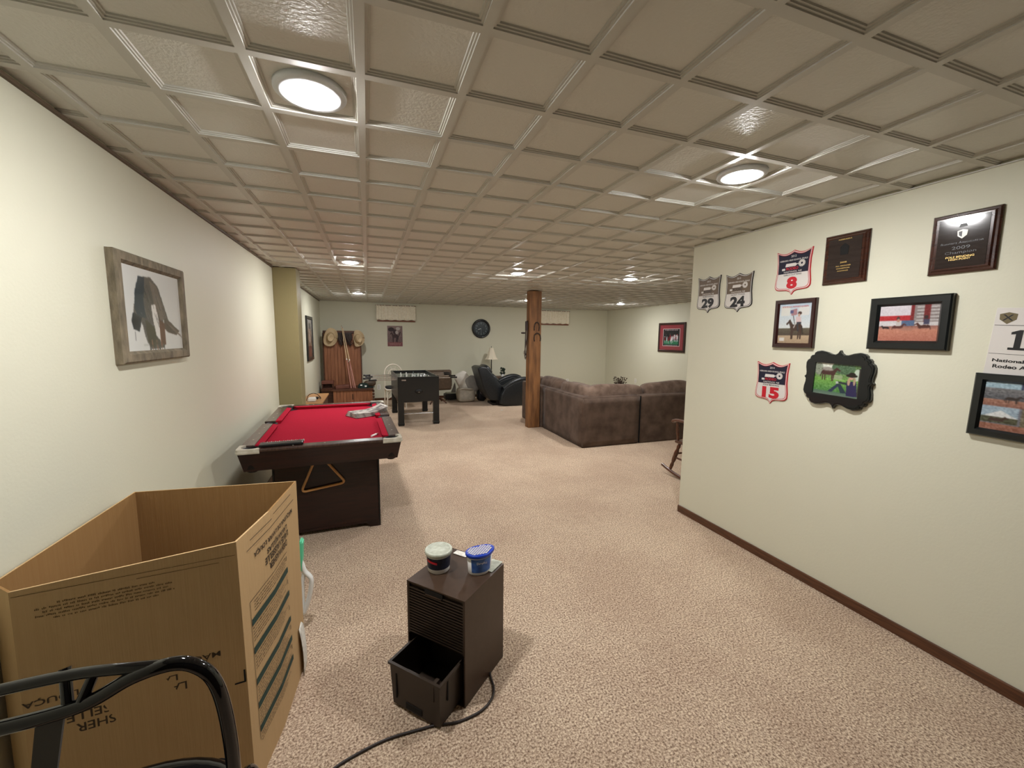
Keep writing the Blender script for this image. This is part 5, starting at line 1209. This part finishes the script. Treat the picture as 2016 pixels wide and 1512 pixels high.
    b.build('heading_print', T)
    b = MB(); bar(b, M_faint, NEAR, 0.004, 0.857, 0.50, 0.0015); bar(b, M_faint, NEAR, 0.26, 0.842, 0.20, 0.0015); b.build('print_line', T)
    b = MB()
    for r in range(5):
        L_ = [0.23, 0.30, 0.27, 0.30, 0.21][r]; q = 0.195-L_/2
        for tq, tw, tz, th_ in ticks(q, q+L_): bar(b, M_faint, NEAR, tq, 0.776+r*0.0105+tz, tw, th_-tz)
    b.build('small_print', T)
    b = MB(); bar(b, M_slot, NEAR, 0.475, 0.414, 0.031, 0.005); bar(b, M_slot, NEAR, 0.501, 0.4189, 0.005, 0.040); b.build('cut_mark', T)
    b = MB()
    for txt, a, z, w_ in (('M\u00c1QUINA DE LAVAR LOU\u00c7A', 0.29, 0.797, 0.38), ('LAVAVAJILLAS', 0.30, 0.763, 0.21), ('LAVE-VAISSELLE', 0.295, 0.729, 0.24), ('DISHWASHER', 0.30, 0.695, 0.19)):
        words(b, M_ink, RIGHT, txt, a, z, 0.027, w_, 0.03)
    b.build('heading_print', T)
    b = MB()
    for a, z, w_ in ((0.055, 0.835, 0.45), (0.08, 0.862, 0.17), (0.27, 0.872, 0.2), (0.05, 0.655, 0.335)): bar(b, M_ink, RIGHT, a, z, w_, 0.0025)
    bar(b, M_ink, RIGHT, 0.05, 0.14, 0.002, 0.515); b.build('print_line', T)
    b = MB()
    for z in (0.566, 0.462, 0.345, 0.255, 0.165):
        b2 = MB(); bar(b2, M_inkg, RIGHT, 0.055, z, 0.33, 0.024); b2.build('green_band', T)
        for r in range(5 if z > 0.2 else 3):
            e = random.uniform(0.28, 0.37)
            for tq, tw, tz, th_ in ticks(0.06, e): bar(b, M_ink, RIGHT, tq, z-0.014-r*0.0115+tz, tw, th_-tz)
        bar(b, M_ink, RIGHT, 0.372, z+0.055, 0.006, 0.02)
    for r in range(4):
        for tq, tw, tz, th_ in ticks(0.08, 0.36): bar(b, M_ink, RIGHT, tq, 0.606+r*0.011+tz, tw, th_-tz)
    b.build('small_print', T)
carton()
# white jug and paper between carton and pool table
T = thing('plastic_jug', 'white plastic jug with open handle and mint green top behind the carton', 'jug', (-0.443, 2.26, 0), 0.0)
mb(M_clearp).boxb(-0.085, 0.060, -0.06, 0.06, 0, 0.34, 0.02, seg=3).build('jug_body', T)
b = mb(M_clearp); P = smooth_path([(0.074, 0, 0.40), (0.086, 0, 0.36), (0.096, 0, 0.325), (0.122, 0, 0.285), (0.120, 0, 0.23), (0.104, 0, 0.16), (0.082, 0, 0.10), (0.070, 0, 0.11)], 5)
b.tube(P, 0.0115, 10, flat=1.5); b.tube([(0.094, 0, 0.325), (0.080, 0, 0.27), (0.078, 0, 0.16), (0.080, 0, 0.10)], 0.010, 8, flat=1.3); b.build('handle', T)
b = mb(M_mint).prism([(-0.02, 0.335), (0.080, 0.335), (0.090, 0.40), (0.096, 0.50), (0.084, 0.51), (0.05, 0.44)], -0.03, 0.03); bmesh.ops.bevel(b.bm, geom=list(b.bm.edges), offset=0.006, segments=2, affect='EDGES'); b.build('spout', T)
b = mb(M_paper); b.sheet(lambda u, v: (-0.322-0.012*v+0.006*math.sin(v*PI), 1.93+u*0.085, 0.003+0.23*v), 8, 10, th=lambda p: Vector(p)+Vector((0.0015, 0, 0)))
tag(b.build('paper_leaflet'), 'curled white leaflet leaning on the right side of the carton', 'paper')

# ============================================================ BLACK TUBULAR CHAIR (lower left corner)
def tube_chair():
    T = thing('tubular_chair', 'glossy black tubular metal chair in the lower left corner, cropped by the frame', 'chair', (-0.56, 0.88, 0), 0.0)
    R = 0.0125
    P = smooth_path([(0.275, 0, 0.012), (0.275, 0, 0.35), (0.276, 0, 0.66), (0.270, 0, 0.80), (0.255, 0, 0.885), (0.228, 0, 0.925), (0.19, 0, 0.940), (0.13, 0, 0.930), (0.07, 0, 0.902), (0.02, 0, 0.892), (-0.06, 0, 0.888), (-0.2, 0, 0.885), (-0.252, 0, 0.86), (-0.272, 0, 0.78), (-0.275, 0, 0.6), (-0.275, 0, 0.3), (-0.275, 0, 0.012)], 6)
    mb(M_gloss).tube(P, R, 16).build('back_frame', T)
    P = smooth_path([(0.195, 0.0, 0.938), (0.13, 0.006, 0.944), (0.04, 0.016, 0.948), (-0.08, 0.02, 0.943), (-0.2, 0.02, 0.930), (-0.26, 0.0, 0.86)], 6)
    mb(M_gloss).tube(P, 0.010, 12).build('top_rail', T)
    b = mb(M_gloss).tube([(0.07, 0.02, 0.95), (0.055, 0.0, 0.905)], 0.009, 8); b.tube([(0.035, 0.0, 0.885), (0.02, 0.03, 0.955)], 0.009, 8); b.build('rail_bracket', T)
    mb(M_greyw).hexa([(-0.085, 0.012, 0.46), (-0.055, 0.012, 0.46), (-0.055, 0.016, 0.46), (-0.085, 0.016, 0.46), (-0.01, 0.0, 0.885), (0.028, 0.0, 0.885), (0.028, 0.006, 0.885), (-0.01, 0.006, 0.885)]).build('back_slat', T)
    P = [(0.24*math.cos(a)*(1.0), 0.14+0.165*math.sin(a), 0.44) for a in np.linspace(0, 2*PI, 40)[:-1]]
    mb(M_gloss).tube(P, 0.013, 12, closed=True).build('seat_frame', T)
    mb(mat('matte_black_seat_cloth', (10, 10, 11), rough=0.95, spec=0.1)).blob((0, 0.14, 0.440), (0.45, 0.31, 0.022), 0.5, 30, 8).build('seat', T)
    for sx in (-1, 1):
        mb(M_gloss).tube(smooth_path([(sx*0.22, 0.20, 0.44), (sx*0.235, 0.26, 0.40), (sx*0.25, 0.315, 0.2), (sx*0.255, 0.32, 0.012)], 5), R, 12).build('front_leg', T)
        mb(M_gloss).tube([(sx*0.275, 0.0, 0.44), (sx*0.225, 0.06, 0.44)], R, 10).build('seat_bracket', T)
tube_chair()
